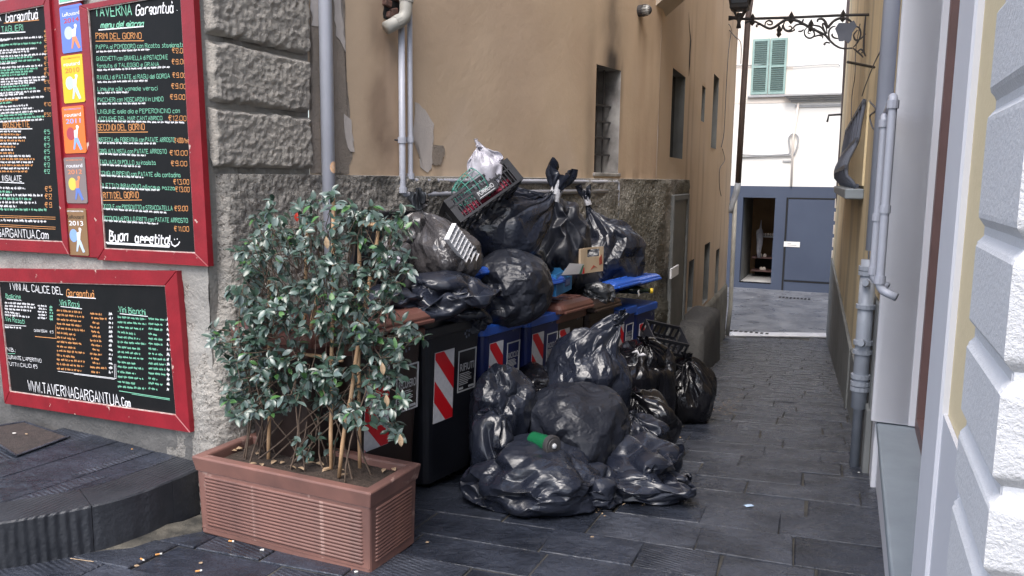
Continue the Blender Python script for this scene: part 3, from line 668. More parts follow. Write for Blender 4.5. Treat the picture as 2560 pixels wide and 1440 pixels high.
# twin gas pipes
def FAp(px, py, off=-.05): q = FA.at(px, py, off); return FA.P(*q)
x1_, x2_ = FA.at(1025, 200, -.05)[0], FA.at(1005, 300, -.05)[0]
z1_, z2_ = FA.at(1020, 449, -.05)[2], FA.at(1005, 486, -.05)[2]
xe = FA.at(1546, 450, -.05)[0]; zr1 = FA.at(1300, 455, -.05)[2]
z1_ = (z1_ + zr1) / 2
gp = pipe('gas_pipe', m_pvc, curve([FA.P(x1_, -.05, TOP), FA.P(x1_, -.05, z1_), FA.P(xe, -.05, z1_), FA.P(xe, -.05, .9)]), .018, 'upper grey gas pipe running down then along the roughcast base top', 'pipe', 'grey gas pipes on the tan wall', collars=[(FA.P(x1_, -.05, z1_ + .03), UP, 1.5), (FA.P(x1_, -.05, FA.at(1022, 350)[2]), UP, 1.35)])
gp = pipe('gas_pipe', m_pvc, curve([FA.P(x2_, -.05, FA.at(1010, 75)[2]), FA.P(x2_, -.05, z2_), FA.P(xe - .02, -.05, z2_)]), .022, 'lower grey gas pipe ending left of the side door behind the bags', 'pipe', 'grey gas pipes on the tan wall', collars=[(FA.P(x2_, -.05, z2_ + .03), UP, 1.5), (FA.P(x2_, -.05, FA.at(1008, 352)[2]), UP, 1.35)])
zb = FA.at(1008, 352)[2]; m = MB(); m.tube([FA.P(x2_ - .05, -.03, zb), FA.P(x1_ + .03, -.03, zb)], .007, 6); build(m, 'bracket', m_iron, gp)
# drain elbow above
e1, e2, e3 = FAp(1018, -40, -.1), FAp(1014, 45, -.1), FAp(965, 70, -.05)
el = pipe('drain_elbow', m_pvcold, curve([FAp(1018, -90, -.1), e2, e3], 8), .042, 'dirty white drain elbow entering the broken hole high on the tan wall', 'drain pipe', collars=[(e1 * .55 + e2 * .45, e1 - e2, 1.12), (e2 * .6 + e3 * .4, e3 - e2, 1.1)], n=14)
# wall lamp in a cage
p = FA.at(1602, 27, -.02); fl = FA.sub(p[0], 0, p[2])
BL = empty('bulkhead_lamp', fl.P(0, 0, 0), 'small round caged bulkhead lamp on the tan wall above the barred window', 'wall lamp')
m = MB(); m.tube([fl.P(0, 0, 0), fl.P(0, -.05, 0)], .06, 16); build(m, 'lamp_base', m_iron, BL, smooth=False)
m = MB(); m.tube([fl.P(0, -.05, 0), fl.P(0, -.11, 0), fl.P(0, -.13, 0)], [.052, .05, .02], 16); build(m, 'lamp_glass', M('lamp glass', (.45, .45, .43), rough=.2), BL, smooth=True)
for k in range(6):
    a = k * math.pi / 6; pts = [fl.P(.06 * math.cos(a) * math.cos(t), -.05 - .09 * math.sin(t), .06 * math.sin(a) * math.cos(t)) for t in np.linspace(0, math.pi, 9)]
    m = MB(); m.tube(pts, .004, 5); build(m, 'cage_wire', m_iron, BL)

# pipes on the yellow wall
def RPt(px, py, off): q = FRt.at(px, py, off); return FRt.P(*q)
def vert_x(px, py, off): return FRt.at(px, py, off)[0]
o_ = -.08
xa = vert_x(2162, 800, o_)
zg = RPt(2157, 1130, o_)[2]
lower = pipe('cast_iron_drain', m_steel, [FRt.P(xa, o_, gz(FRt.P(xa, o_, 0)[1])), FRt.P(xa, o_, FRt.at(2150, 1045, o_)[2]), FRt.P(xa, o_, FRt.at(2150, 1040, o_)[2]), FRt.P(xa, o_, FRt.at(2172, 648, o_)[2])],
             [.032, .032, .05, .05], 'thick blue grey cast iron drain pipe rising from the alley paving on the right', 'drain pipe', n=14)
for y in (655, 668, 760, 870, 900, 985, 1010, 1030):
    z = FRt.at(2162, y, o_)[2]; m = MB(); q = FRt.P(xa, o_, z); m.tube([q - UP * .014, q + UP * .014], .062, 14); build(m, 'collar', m_steel, lower)
for y in (700, 880):
    z = FRt.at(2165, y, o_)[2]; m = MB(); m.tube([FRt.P(xa, o_ - .0, z), FRt.P(xa + .09, o_ - .02, z + .01)], [.03, .022], 10); build(m, 'inspection_spur', m_steel, lower)
xq = vert_x(2208, 300, -.09)
pipe('downpipe', m_mainpipe, [FRt.P(xq, -.09, FRt.at(2172, 648, o_)[2] + .1), FRt.P(xq, -.09, TOP)], .046, 'thick galvanised downpipe high on the yellow wall right of the lantern bracket', 'downpipe')
for (xt, yt, yb, top2, lab) in ((2234, 240, 735, (2196, 262), 'outer pale grey conduit bent at its top on the yellow wall'), (2212, 290, 700, (2196, 302), 'inner pale grey conduit with short bent top on the yellow wall')):
    xc = vert_x(xt, yt, -.11); zt_ = FRt.at(xt, yt, -.11)[2]; zb_ = FRt.at(xt - 30, yb, -.11)[2]
    e_ = FRt.at(top2[0], top2[1] + 8, -.03)
    pipe('conduit', m_pvc, curve([FRt.P(e_[0], -.02, zt_ - .06), FRt.P(xc, -.11, zt_), FRt.P(xc, -.11, zb_), FRt.P(xc + .03, -.03, zb_ - .03)]), .021, lab, 'conduit', 'grey conduits on the yellow wall',
         collars=[(FRt.P(xc, -.11, zt_ - .04), UP, 1.35), (FRt.P(xc, -.11, zt_ - .55), UP, 1.25), (FRt.P(xc, -.11, zb_ + .05), UP, 1.3)])
# pot bellied iron window grille on the yellow wall
gx0, gx1 = FRt.at(2166, 380)[0], FRt.at(2121, 380)[0]; gzt, gzb = FRt.at(2160, 246, -.06)[2], FRt.at(2160, 474, -.1)[2]
GRL = empty('window_grille', FRt.P((gx0 + gx1) / 2, -.1, gzb), 'pot bellied slate iron window grille with sill on the yellow wall below the lantern bracket', 'window grille')
nb_ = 8
for k in range(nb_):
    u = gx1 + (gx0 - gx1) * k / (nb_ - 1); pts = []
    for t in np.linspace(0, 1, 16):
        z = gzt + (gzb - gzt) * t; o1 = .05 + .03 * ss(0, .4, t) + .09 * ss(.4, .75, t) - .10 * ss(.84, 1.0, t); pts.append(FRt.P(u, -o1, z))
    m = MB(); m.tube(pts, .02, 6); build(m, 'bar', m_cablesheath, GRL, smooth=True)
for t, o1 in ((.02, .055), (.45, .092), (.76, .175), (.98, .06)):
    z = gzt + (gzb - gzt) * t; build(B1(FRt, gx1 - .03, gx0 + .03, -o1 - .012, -o1 + .012, z - .02, z + .02), 'rail', m_cable, GRL)
build(B1(FRt, gx1 - .02, gx0 + .02, .001, .01, gzb, gzt), 'window_pane', m_glass, YB)
build(B1(FRt, gx1, gx0, -.02, -.0005, gzb + .02, gzt - .02), 'window_shade', m_ry, YB)
build(B1(FRt, gx1 - .08, gx0 + .08, -.17, .0, gzb - .11, gzb - .01), 'window_sill', m_sill, YB, bev=.01)
q2 = FRt.at(2166, 470, -.03); CBN = GRL
m = MB(); m.tube([FRt.P(q2[0] - .3, -.02, FRt.at(2150, 247, 0)[2]), FRt.P(q2[0] + .1, -.25, FRt.at(2150, 247, 0)[2])], .012, 6); build(m, 'bracket', m_iron, CBN)
# loose wires
def wire(pts, r, label, mat=m_cable, name='wire', group='thin wires in the alley'):
    P = [np.array(p) for p in pts]; out = []
    for i in range(len(P) - 1):
        p0, p1, p2, p3 = P[max(i - 1, 0)], P[i], P[i + 1], P[min(i + 2, len(P) - 1)]
        for k in range(5):
            t = k / 5; out.append(.5 * ((2 * p1) + (p2 - p0) * t + (2 * p0 - 5 * p1 + 4 * p2 - p3) * t * t + (3 * p1 - p0 - 3 * p2 + p3) * t ** 3))
    out.append(P[-1]); m = MB(); m.tube(out, r, 5); return build(m, name, mat, None, label, 'wire', group, smooth=True)
wire([RPt(x, y, -.03) for x, y in ((2150, 60), (2140, 120), (2137, 190), (2130, 240), (2128, 300), (2126, 330))], .006, 'dangling wire below the lantern bracket on the yellow wall')
wire([RPt(x, y, -.05) for x, y in ((2205, 120), (2185, 160), (2165, 210), (2155, 240))], .005, 'slanting wire on the yellow wall beside the thick downpipe')
wire([RPt(x, y, -.06) for x, y in ((2175, 255), (2190, 275), (2175, 290), (2182, 320), (2198, 330), (2192, 355))], .007, 'curly wire loop beside the bent conduit tops')
wire([RPt(x, y, -.03) for x, y in ((2176, 520), (2172, 640), (2168, 760), (2150, 770), (2158, 790), (2156, 860))], .007, 'dark wire dropping along the yellow wall behind the drain pipe')
def BPt(px, py, off=-.03): q = FB.at(px, py, off); return FB.P(*q)
wire([BPt(x, y) for x, y in ((1822, 60), (1828, 76), (1821, 130), (1815, 230), (1810, 330), (1803, 368))], .007, 'long thin wire hanging down the tan alley wall')
wire([BPt(x, y) for x, y in ((1824, 76), (1838, 92), (1852, 108), (1852, 160))], .009, 'slanting wire running to the brown pipe at the alley end')
wire([BPt(x, y) for x, y in ((1806, 372), (1812, 400), (1800, 420), (1798, 445), (1799, 470), (1803, 490))], .006, 'tangled wire end low on the tan alley wall')

# brown pipe and white pipe at the alley end, left
xb = FB.at(1853, 300, -.12)[0]; xb = min(xb, xB1 + .05)
def BE(px, py): # plane across the alley at the end of the left building
    return hy(px, py, E3[1] - .1)
pipe('downpipe', m_brownpipe, [BE(1885, -60), BE(1870, 45), BE(1858, 240), BE(1845, 458)], .062, 'brown downpipe at the left corner of the alley end', 'downpipe')
pipe('downpipe', m_steel, [BE(1845, 458), BE(1841, 480), BE(1828, 520), BE(1824, 532)], .066, 'short bent grey pipe shoe below the brown downpipe at the left corner', 'downpipe')
pipe('downpipe', m_pvcold, [BE(1838, 500), BE(1832, 640), BE(1826, 770), BE(1818, 838)], .045, 'cream pipe rising from the ground at the left corner of the alley end', 'downpipe')
RE = lambda px, py: hy(px, py, FRt.P(RX1, 0, 0)[1] - .15)
pipe('downpipe', m_brownpipe, [RE(2130, -60), RE(2122, 60), RE(2108, 330), RE(2098, 480), RE(2099, 515)], .07, 'dark brown downpipe at the right corner of the alley end', 'downpipe')
# ------------------------------------------------------------------ street lantern on its wrought iron bracket
q0 = RPt(2172, 40, 0); fk = Fr(q0, nrm([dR[1], -dR[0], 0]))        # x to the right (into wall at 0), seen face on
def K(px, py, off=0):
    q = fk.at(px, py, off); return fk.P(*q)
LB = empty('lantern_bracket', q0, 'ornate black wrought iron bracket with scrolls spanning the top of the alley', 'bracket')
def scroll(pts, r, name='scroll', rr=None):
    P = [np.array(p, float) for p in pts]; out = []; R = []
    for i in range(len(P) - 1):
        p0, p1, p2, p3 = P[max(i - 1, 0)], P[i], P[i + 1], P[min(i + 2, len(P) - 1)]
        for k in range(4):
            t = k / 4; out.append(.5 * ((2 * p1) + (p2 - p0) * t + (2 * p0 - 5 * p1 + 4 * p2 - p3) * t * t + (3 * p1 - p0 - 3 * p2 + p3) * t ** 3))
    out.append(P[-1]); n = len(out); m = MB()
    m.tube([K(1800 + x / 6.4, y / 6.4) for x, y in out], [r * (1 if rr is None else rr + (1 - rr) * math.sin(math.pi * min(1, (i + 1) / n * 1.0))) for i in range(n)], 6)
    return build(m, name, m_iron, LB, smooth=True)
scroll([(330, 305), (1140, 280), (1960, 245), (2400, 235)], .016, 'bar')
S = [[(400, 380), (450, 345), (540, 340), (640, 385), (720, 430), (800, 458), (880, 430), (950, 380), (1040, 325), (1140, 315), (1240, 335), (1330, 380), (1440, 440), (1560, 500), (1680, 560), (1760, 650), (1850, 730), (1960, 775), (2120, 770)],
     [(720, 420), (730, 360), (780, 330), (830, 350), (830, 390), (780, 395), (750, 375)], [(640, 395), (590, 400), (585, 425), (605, 425)],
     [(1040, 340), (1015, 400), (1040, 470), (1100, 490), (1150, 460), (1130, 420), (1095, 430)], [(1160, 460), (1220, 400), (1300, 390), (1380, 410)],
     [(940, 400), (960, 450), (940, 510), (985, 480), (1000, 400)], [(1000, 440), (1050, 490), (1120, 505), (1190, 480), (1180, 460)],
     [(1400, 430), (1350, 500), (1370, 580), (1440, 612), (1510, 570), (1490, 490), (1430, 480), (1410, 530), (1450, 540)],
     [(1500, 590), (1580, 565), (1640, 580), (1640, 615)], [(1450, 400), (1540, 410), (1620, 440), (1700, 560)],
     [(1560, 350), (1570, 310), (1640, 305), (1690, 360), (1720, 440), (1760, 400), (1830, 330), (1930, 290), (2030, 300), (2100, 350), (2160, 420)],
     [(1700, 540), (1660, 460), (1640, 390), (1665, 380), (1700, 440), (1712, 540)], [(1760, 640), (1740, 560), (1750, 480), (1800, 430), (1850, 420)],
     [(1890, 620), (1820, 600), (1790, 560), (1810, 540)], [(1760, 690), (1700, 680), (1665, 710), (1690, 720)], [(1250, 500), (1300, 500), (1340, 470)], [(1320, 350), (1330, 320), (1345, 312)],
     [(1500, 450), (1580, 520), (1650, 560)], [(2160, 420), (2230, 450), (2250, 560), (2200, 680), (2130, 760)], [(2200, 480), (2140, 560), (2170, 640), (2250, 620), (2330, 540)],
     [(2130, 770), (2200, 830), (2260, 880), (2290, 920)], [(2330, 250), (2310, 500), (2300, 800), (2330, 900)], [(2200, 830), (2250, 790), (2290, 820), (2260, 850)]]
for k, s_ in enumerate(S): scroll(s_, .017 if k in (0, 10) else .011, rr=.55)
for x, y in ((1140, 270), (1968, 240), (520, 300), (1455, 395), (945, 485)):
    m = MB(); c = K(1800 + x / 6.4, y / 6.4); m.loft([[c + (fk.x * a * w + fk.y * b * w) + fk.z * h for a, b in ((1, 0), (0, 1), (-1, 0), (0, -1))] for w, h in ((.003, .06), (.03, .01), (.02, -.02), (.03, -.05), (.004, -.08))]); build(m, 'finial', m_iron, LB)
P_ = [(1900, 370), (2020, 370), (2040, 385), (2140, 330), (2190, 420), (2120, 520), (2100, 640), (2050, 700), (2000, 640), (1960, 660), (1900, 660), (1880, 560), (1840, 460)]
pts = [fk.at(1800 + x / 6.4, y / 6.4)[[0, 2]] for x, y in P_]; m = MB(); m.slab(fk, pts, .008, -.018); build(m, 'heraldic_plate', m_cablesheath, LB)
m = MB(); pc = K(1848, 44)
for w_, (dx, dz) in ((.03, (-.12, 0)), (.03, (0, -.12)), (.035, (0, .05))): m.tube([pc, pc + fk.x * dx * .5 + UP * dz * .5, pc + fk.x * dx + UP * dz], [.03, .02 if abs(dx) + abs(dz) > .1 else .03, w_ if abs(dx) + abs(dz) > .1 else .03], 8)
build(m, 'boss', m_iron, LB, smooth=True)
# lantern itself
SL = empty('street_lantern', pc + UP * .12, 'black glazed street lantern standing on the left end of the iron bracket', 'lantern')
zb, zt = K(1848, 22)[2], K(1848, -70)[2]
f4 = Fr(np.array([pc[0], pc[1], 0]), fk.x)
for a, b in ((1, 1), (-1, 1), (1, -1), (-1, -1)):
    m = MB(); m.tube([f4.P(0, 0, zb - .16), f4.P(a * .07, b * .07, zb)], .013, 6); build(m, 'strut', m_iron, SL)
    m = MB(); m.tube([f4.P(a * .09, b * .09, zb), f4.P(a * .16, b * .16, zt)], .013, 6); build(m, 'frame_bar', m_iron, SL)
m = MB(); m.loft([[f4.P(a * w, b * w, z) for a, b in ((1, 1), (-1, 1), (-1, -1), (1, -1))] for w, z in ((.085, zb - .02), (.105, zb), (.105, zb + .04), (.095, zb + .05))]); build(m, 'base', m_iron, SL)
m = MB(); m.loft([[f4.P(a * w, b * w, z) for a, b in ((1, 1), (-1, 1), (-1, -1), (1, -1))] for w, z in ((.088, zb + .05), (.155, zt))]); build(m, 'glass', M('cloudy lantern glass', (.12, .14, .17), rough=.15), SL)
m = MB(); m.loft([[f4.P(a * w, b * w, z) for a, b in ((1, 1), (-1, 1), (-1, -1), (1, -1))] for w, z in ((.18, zt), (.1, zt + .12), (.03, zt + .2))]); build(m, 'roof', m_iron, SL)

# ------------------------------------------------------------------ building across the far street
dF = nrm([.918, -.396, 0]); F0 = z0(hz(1900, 722, -1.725)); FF = Fr(F0, dF)
GB = empty('far_building', F0, 'white building with grey blue shopfront across the far street', 'building')
def fx(px, py): q = FF.at(px, py); return q[0], q[2]
xL, xR = -8, 8
zc = FF.at(1960, 466)[2]; zb_ = -1.76
dx0, dx1 = FF.at(1853, 600)[0], FF.at(1933, 600)[0]; dz0, dz1 = FF.at(1893, 708)[2], FF.at(1893, 494)[2]
def slab_hole(name, mat, x0, x1, z0_, z1_, h, y0=-.0, y1=.3):
    m = MB(); a, b, c, d = h
    for bx in ((x0, a, z0_, z1_), (b, x1, z0_, z1_), (a, b, d, z1_), (a, b, z0_, c)):
        if bx[1] > bx[0] and bx[3] > bx[2]: m.box(FF, bx[0], bx[1], y0, y1, bx[2], bx[3])
    return build(m, name, mat, GB)
slab_hole('shopfront_wall', m_farblue, xL, xR, zb_, zc, (dx0, dx1, dz0, dz1), -.03, .3)
build(B1(FF, xL, xR, .0, .3, zc, 11), 'upper_wall', m_far, GB)
xs0, xs1 = FF.at(1880, 170)[0], FF.at(1966, 170)[0]
build(B1(FF, xL, FF.at(1981, 200)[0], -.012, .0, FF.at(1900, 258)[2], 11), 'plaster_field', m_farcream, GB)
# shutter leaves with slats
zs0, zs1 = FF.at(1922, 236)[2], FF.at(1925, 97)[2]; xm_ = (xs0 + xs1) / 2 + .0
for a, b in ((xs0, xm_ - .01), (xm_ + .01, xs1)):
    SH = empty('shutter', FF.P((a + b) / 2, -.06, zs0), parent=GB)
    m = MB(); m.box(FF, a, a + .06, -.085, -.03, zs0, zs1); m.box(FF, b - .06, b, -.085, -.03, zs0, zs1); m.box(FF, a + .06, b - .06, -.085, -.03, zs0, zs0 + .07); m.box(FF, a + .06, b - .06, -.085, -.03, zs1 - .07, zs1); m.box(FF, a + .06, b - .06, -.085, -.03, (zs0 + zs1) / 2 - .03, (zs0 + zs1) / 2 + .02)
    build(m, 'shutter_frame', m_shutter, SH)
    n = 24; hh = (zs1 - zs0 - .14) / n; me = None
    for k in range(n):
        f_ = FF.sub(0, -.055, zs0 + .07 + (k + .5) * hh).rotx(.6)
        build(B1(f_, a + .06, b - .06, -.004, .004, -.024, .024), 'slat', m_shutter, SH)
    build(B1(FF, a + .06, b - .06, -.03, -.028, zs0, zs1), 'backing', m_dark, SH)
build(B1(FF, xs0 - .08, xs1 + .08, -.1, .0, zs0 - .09, zs0 - .02), 'window_sill', m_corn, GB, bev=.01)
# cornice and lower trims
xc0, zc1, zc2 = FF.at(1962, 245)[0], FF.at(2030, 236)[2], FF.at(2030, 255)[2]
for k in range(4):
    t0, t1 = zc2 + (zc1 - zc2) * k / 4, zc2 + (zc1 - zc2) * (k + 1) / 4; build(B1(FF, xc0 + .06 * (3 - k), xR, -.06 - .07 * k, .0, t0 + .004, t1), 'cornice_moulding', m_corn, GB)
build(B1(FF, xc0 + .3, xR, -.03, .0, FF.at(2030, 268)[2], FF.at(2030, 262)[2]), 'cornice_moulding', m_corn, GB)
# shopfront door panel, base step, plate
px0 = FF.at(1966, 600)[0]; zp0, zp1 = FF.at(2030, 703)[2], FF.at(2030, 499)[2]
build(B1(FF, px0, xR, -.045, -.03, zp0, zp1), 'door_panel', m_farblue, GB, bev=.01)
m = MB(); m.box(FF, px0 - .06, px0 - .01, -.05, -.03, zb_, zp1 + .05); m.box(FF, px0, xR, -.05, -.03, zp1 + .01, zp1 + .05); m.box(FF, px0, xR, -.04, -.03, zp0 - .05, zp0 - .01); build(m, 'dark_reveal', m_dark, GB)
a, b = FF.at(1960, 611), FF.at(2000, 611); build(B1(FF, a[0], b[0], -.06, -.045, FF.at(1980, 617)[2], FF.at(1980, 604)[2]), 'name_plate', m_far, GB)
for k in range(2): build(B1(FF, a[0] + .1, b[0] - .1 - .15 * k, -.064, -.06, FF.at(1980, 613 - 4 * k)[2], FF.at(1980, 612 - 4 * k)[2]), 'plate_print', m_corn, GB)
# doorway room
m = MB(); m.box(FF, dx0 - .4, dx0, .3, 2.6, dz0, dz1 + .3); build(m, 'room_wall', m_rgrey, GB)
m = MB(); m.box(FF, dx1, dx1 + .02, .3, 2.6, dz0, dz1 + .3); m.box(FF, dx0, dx1, 2.6, 2.65, dz0, dz1 + .3); m.box(FF, dx0, dx1, .3, 2.6, dz1 + .3, dz1 + .35); build(m, 'room_wall', M('ochre room wall', (.26, .16, .08), (.2, .12, .06), 3, .8), GB)
build(B1(FF, dx0, dx1, -.02, 2.6, dz0 - .1, dz0), 'room_floor', m_corn, GB)
xm2 = dx0 + (dx1 - dx0) * .42
for k, (zz, nm) in enumerate(((.62, 'shelf'), (.18, 'shelf'), (1.32, 'shelf'))):
    build(B1(FF, xm2 - (.25 if k < 2 else 0), dx1, 1.7, 2.5, dz0 + zz, dz0 + zz + .05), nm, m_brownwood if k < 2 else m_corn, GB)
build(B1(FF, xm2 + .35, dx1, 1.9, 2.5, dz0 + .67, dz0 + 1.2), 'cupboard', m_cablesheath, GB); build(B1(FF, xm2 - .2, dx1, 2.3, 2.5, dz0, dz0 + .6), 'cupboard', m_dark, GB)
for k in range(6):
    c = FF.P(xm2 + random.uniform(.0, .5), 1.85, dz0 + (.23 if k % 2 else .67)); m = MB(); m.loft([[c + FF.x * a * w + FF.y * b * w + UP * h for a, b in rrect(.1, .1, .03, 3)] for w, h in ((1, 0), (1.1, .06), (.5, .1))]); build(m, 'parcel', m_farcream, GB)
for k in range(7):
    c = FF.P(xm2 + .05 + k * .08, 1.85, dz0 + 1.37); m = MB(); m.loft([[c + FF.x * a * w + FF.y * b * w + UP * h for a, b in rrect(.06, .06, .02, 3)] for w, h in ((.7, 0), (1.1, .05), (.8, .08))]); build(m, 'cup', m_farcream, GB)
# hanging grey overalls in the doorway
p = FF.P(xm2 - .02, 1.5, dz0); m = MB()
m.loft([[p + FF.x * (a + o) + FF.y * b + UP * h for a, b in rrect(w, d_, min(w, d_) * .45, 4)] for w, d_, h, o in ((.10, .1, .66, .02), (.15, .12, .9, .0), (.19, .14, 1.15, .02), (.22, .15, 1.45, .0), (.2, .13, 1.55, 0), (.07, .07, 1.62, .02), (.02, .02, 1.9, .03))])
build(m, 'overalls', M('grey cloth', (.22, .23, .27), (.34, .35, .4), 9, .9), None, 'grey overalls hanging in the open doorway of the far shopfront', 'overalls', smooth=True)
# wires and pipes of the far facade
def FQ(px, py, o=-.05): q = FF.at(px, py, o); return FF.P(*q)
def farwire(pts, r, lab): wire([FQ(*p) for p in pts], r, lab, m_corn)
farwire([(1840, 164), (1900, 163), (1965, 167), (2030, 163), (2090, 160), (2100, 166)], .014, 'thin cable across the green shutter of the far facade')
farwire([(1845, 386), (1900, 388), (1960, 386), (1975, 380), (1972, 345), (1985, 334), (1996, 345), (1990, 375), (1980, 392)], .022, 'looped cable on the white wall below the far cornice')
farwire([(1845, 392), (1920, 390), (1978, 388)], .02, 'lower straight cable on the white far wall')
pipe('thin_downpipe', m_farcream, [FQ(1996, 258), FQ(1983, 345), FQ(1978, 466)], .03, 'slim pale pipe down the white far wall from the cornice', 'pipe')
build(B1(FF, FF.at(1957, 402)[0], FF.at(1977, 402)[0], -.03, 0, FF.at(1967, 405)[2], FF.at(1967, 401)[2]), 'vent_slot', m_corn, GB)
pipe('railing_hook', m_iron, [K(2068, 305), K(2072, 288), K(2105, 286)], .012, 'small iron hook bracket sticking out at the right corner of the alley', 'hook')
for (x, y, w) in ((1868, 830, 45), (1988, 745, 40)):
    p = hz(x, y, -1.71); m = MB(); fr = Fr(p, dF); n = 9
    for k in range(n): m.box(fr, -w / 90 + k * w / 45 / n, -w / 90 + (k + .55) * w / 45 / n, -.09, .09, -.01, .004)
    build(m, 'drain_grate', m_dark, None, 'dark slotted drain grate in the far street ' + ('near the alley mouth' if w == 45 else 'close to the blue shopfront'), 'grate')
# ------------------------------------------------------------------ hand lettering: single stroke glyphs on a 4 x 6 grid
G_ = {'A': '002640,1232', 'B': '00063524331303,33424130' '00', 'C': '4130100105163645', 'D': '000626444220' '00', 'E': '40000646,0333', 'F': '000646,0333', 'G': '453616050110304143' '23',
      'H': '0006,4046,0343', 'I': '0006', 'J': '0110203136', 'K': '0006,4602,1340', 'L': '060040', 'M': '0006234640', 'N': '00064046', 'O': '100105163645413010', 'P': '000636453403', 'Q': '100105163645413010,3150',
      'R': '000636453403,2340', 'S': '011030413313051636' '45', 'T': '2026,0646', 'U': '060110304146', 'V': '062046', 'W': '0610243046', 'X': '0046,0640', 'Y': '062346,2320', 'Z': '06460040',
      'a': '33140301103033,3431' '40', 'b': '0006,03143331201001', 'c': '34140301103041'[:12], 'd': '3630,33140301103032', 'e': '023234140301103' '0', 'f': '201526' '36,0434', 'g': '34140302123234,34302011', 'h': '0006,03143430',
      'i': '0004,0506', 'j': '1410', 'k': '0006,0234,1230', 'l': '0006', 'm': '0004,03142320,23344340'[:23], 'n': '0004,03143430', 'o': '10010314343331201' '0', 'p': '0004,0314333212' '02', 'q': '34140302123234,3430',
      'r': '0004,031434', 's': '0020312314' '34', 't': '161030,0434', 'u': '0401103034,3430', 'v': '042044', 'w': '0410233044', 'x': '0034,0430', 'y': '041234,3400', 'z': '04340030',
      '0': '100105163635312010', '1': '051610', '2': '0516363400' '30', '3': '063624333130' '00', '4': '30360232', '5': '360604243331' '2000', '6': '3616010030330' '3', '7': '063610', '8': '1303062636330010304' '3'[:18], '9': '330304163630' '00',
      '.': '0001', ',': '0100', '!': '0602,0001', ':': '0001,0304', "'": '0605', '/': '0036', '-': '0333', '+': '0333,1214', '€': '4536161120' '30,0434,0333', '(': '160110', ')': '062500', '*': '0535,1416', '?': '0516362321,2020'}
def glyph(ch):
    acc = None
    if ch in 'àáèéìòù': acc = ch; ch = {'à': 'a', 'á': 'a', 'è': 'e', 'é': 'e', 'ì': 'i', 'ò': 'o', 'ù': 'u', 'Ù': 'U'}[ch]
    if ch == 'Ù': ch = 'U'; acc = 1
    s = G_.get(ch) or G_.get(ch.upper()) or '0030'
    L = []
    for part in s.split(','):
        part = part[:len(part) // 2 * 2]; pts = [(int(part[i]), int(part[i + 1])) for i in range(0, len(part), 2)]
        if len(pts) > 1: L.append(pts)
    if acc: L.append([(1, 6.4), (2, 5.2)])
    w = max(p[0] for l in L for p in l)
    return L, w
def ribbon(mb, fr, pts, th, y):
    P = [pts[0]]
    for p in pts[1:]:
        if (p[0] - P[-1][0]) ** 2 + (p[1] - P[-1][1]) ** 2 > 1e-10: P.append(p)
    if len(P) < 2: return
    P = np.array(P); n = len(P); V = []
    for i in range(n):
        a = P[i] - P[i - 1] if i else P[1] - P[0]; b = P[i + 1] - P[i] if i < n - 1 else a
        t = nrm(a) + nrm(b); t = nrm(a) if np.linalg.norm(t) < .3 else nrm(t)
        q = np.array([-t[1], t[0]]); k = th / 2 / max(.5, abs(q @ np.array([-nrm(a)[1], nrm(a)[0]])))
        V += [P[i] + q * k, P[i] - q * k]
    mb.add([fr.P(v[0], y, v[1]) for v in V], [(2 * i, 2 * i + 1, 2 * i + 3, 2 * i + 2) for i in range(n - 1)])
class Board:
    def __init__(s, fr, off): s.fr = fr; s.off = off; s.mb = {}; s.k = 0
    def pt(s, px, py): return s.fr.at(px, py, s.off)[[0, 2]]
    def M(s, c): return s.mb.setdefault(c, MB())
    def line(s, c, pts, th=.004): s.k += 1; ribbon(s.M(c), s.fr, [s.pt(*p) for p in pts], th, s.off - .0008 - .0001 * (s.k % 7))
    def text(s, c, txt, x0, y0, x1, h, y1=None, th=None, slant=.0, jig=.25):
        a = s.pt(x0, y0); b = s.pt(x1, y0 if y1 is None else y1); up = s.pt((x0 + x1) / 2, y0 - h)[1] - s.pt((x0 + x1) / 2, y0)[1]
        gl = []; x = 0
        for ch in txt:
            if ch == ' ': x += 2.6; continue
            L, w = glyph(ch); gl.append((x, L)); x += w + 1.25
        x = max(x - 1.25, 1.); d = (b - a) / x; u = np.array([0, up / 6]); 
        for gx, L in gl:
            jy = random.uniform(-jig, jig)
            for l in L:
                s.k += 1
                pts = [a + d * (gx + p[0] + slant * p[1] + random.uniform(-.12, .12)) + u * (p[1] + jy) for p in l]
                ribbon(s.M(c), s.fr, pts, th or up * .12, s.off - .0008 - .0001 * (s.k % 7))
    def scrib(s, c, x0, y, x1, h=4, y1=None, th=None):       # small writing too fine to read
        a = s.pt(x0, y); b = s.pt(x1, y if y1 is None else y1); up = s.pt(x0, y - h)[1] - s.pt(x0, y)[1]
        L = np.linalg.norm(b - a); d = nrm(b - a); x = 0
        while x < L:
            wl = min(random.uniform(.015, .05), L - x); n = max(2, int(wl / (up * .28))); pts = []
            for i in range(n): pts.append(a + d * (x + wl * i / n) + np.array([0, up * (random.uniform(.55, 1) if i % 2 else random.uniform(0, .35))]))
            s.k += 1; ribbon(s.M(c), s.fr, pts, th or up * .3, s.off - .0008 - .0001 * (s.k % 7)); x += wl + up * .5
    def done(s, parent):
        for c, mb in s.mb.items(): build(mb, 'lettering', {'w': m_white, 'g': m_green, 'o': m_orange}[c], parent, kind='stuff')
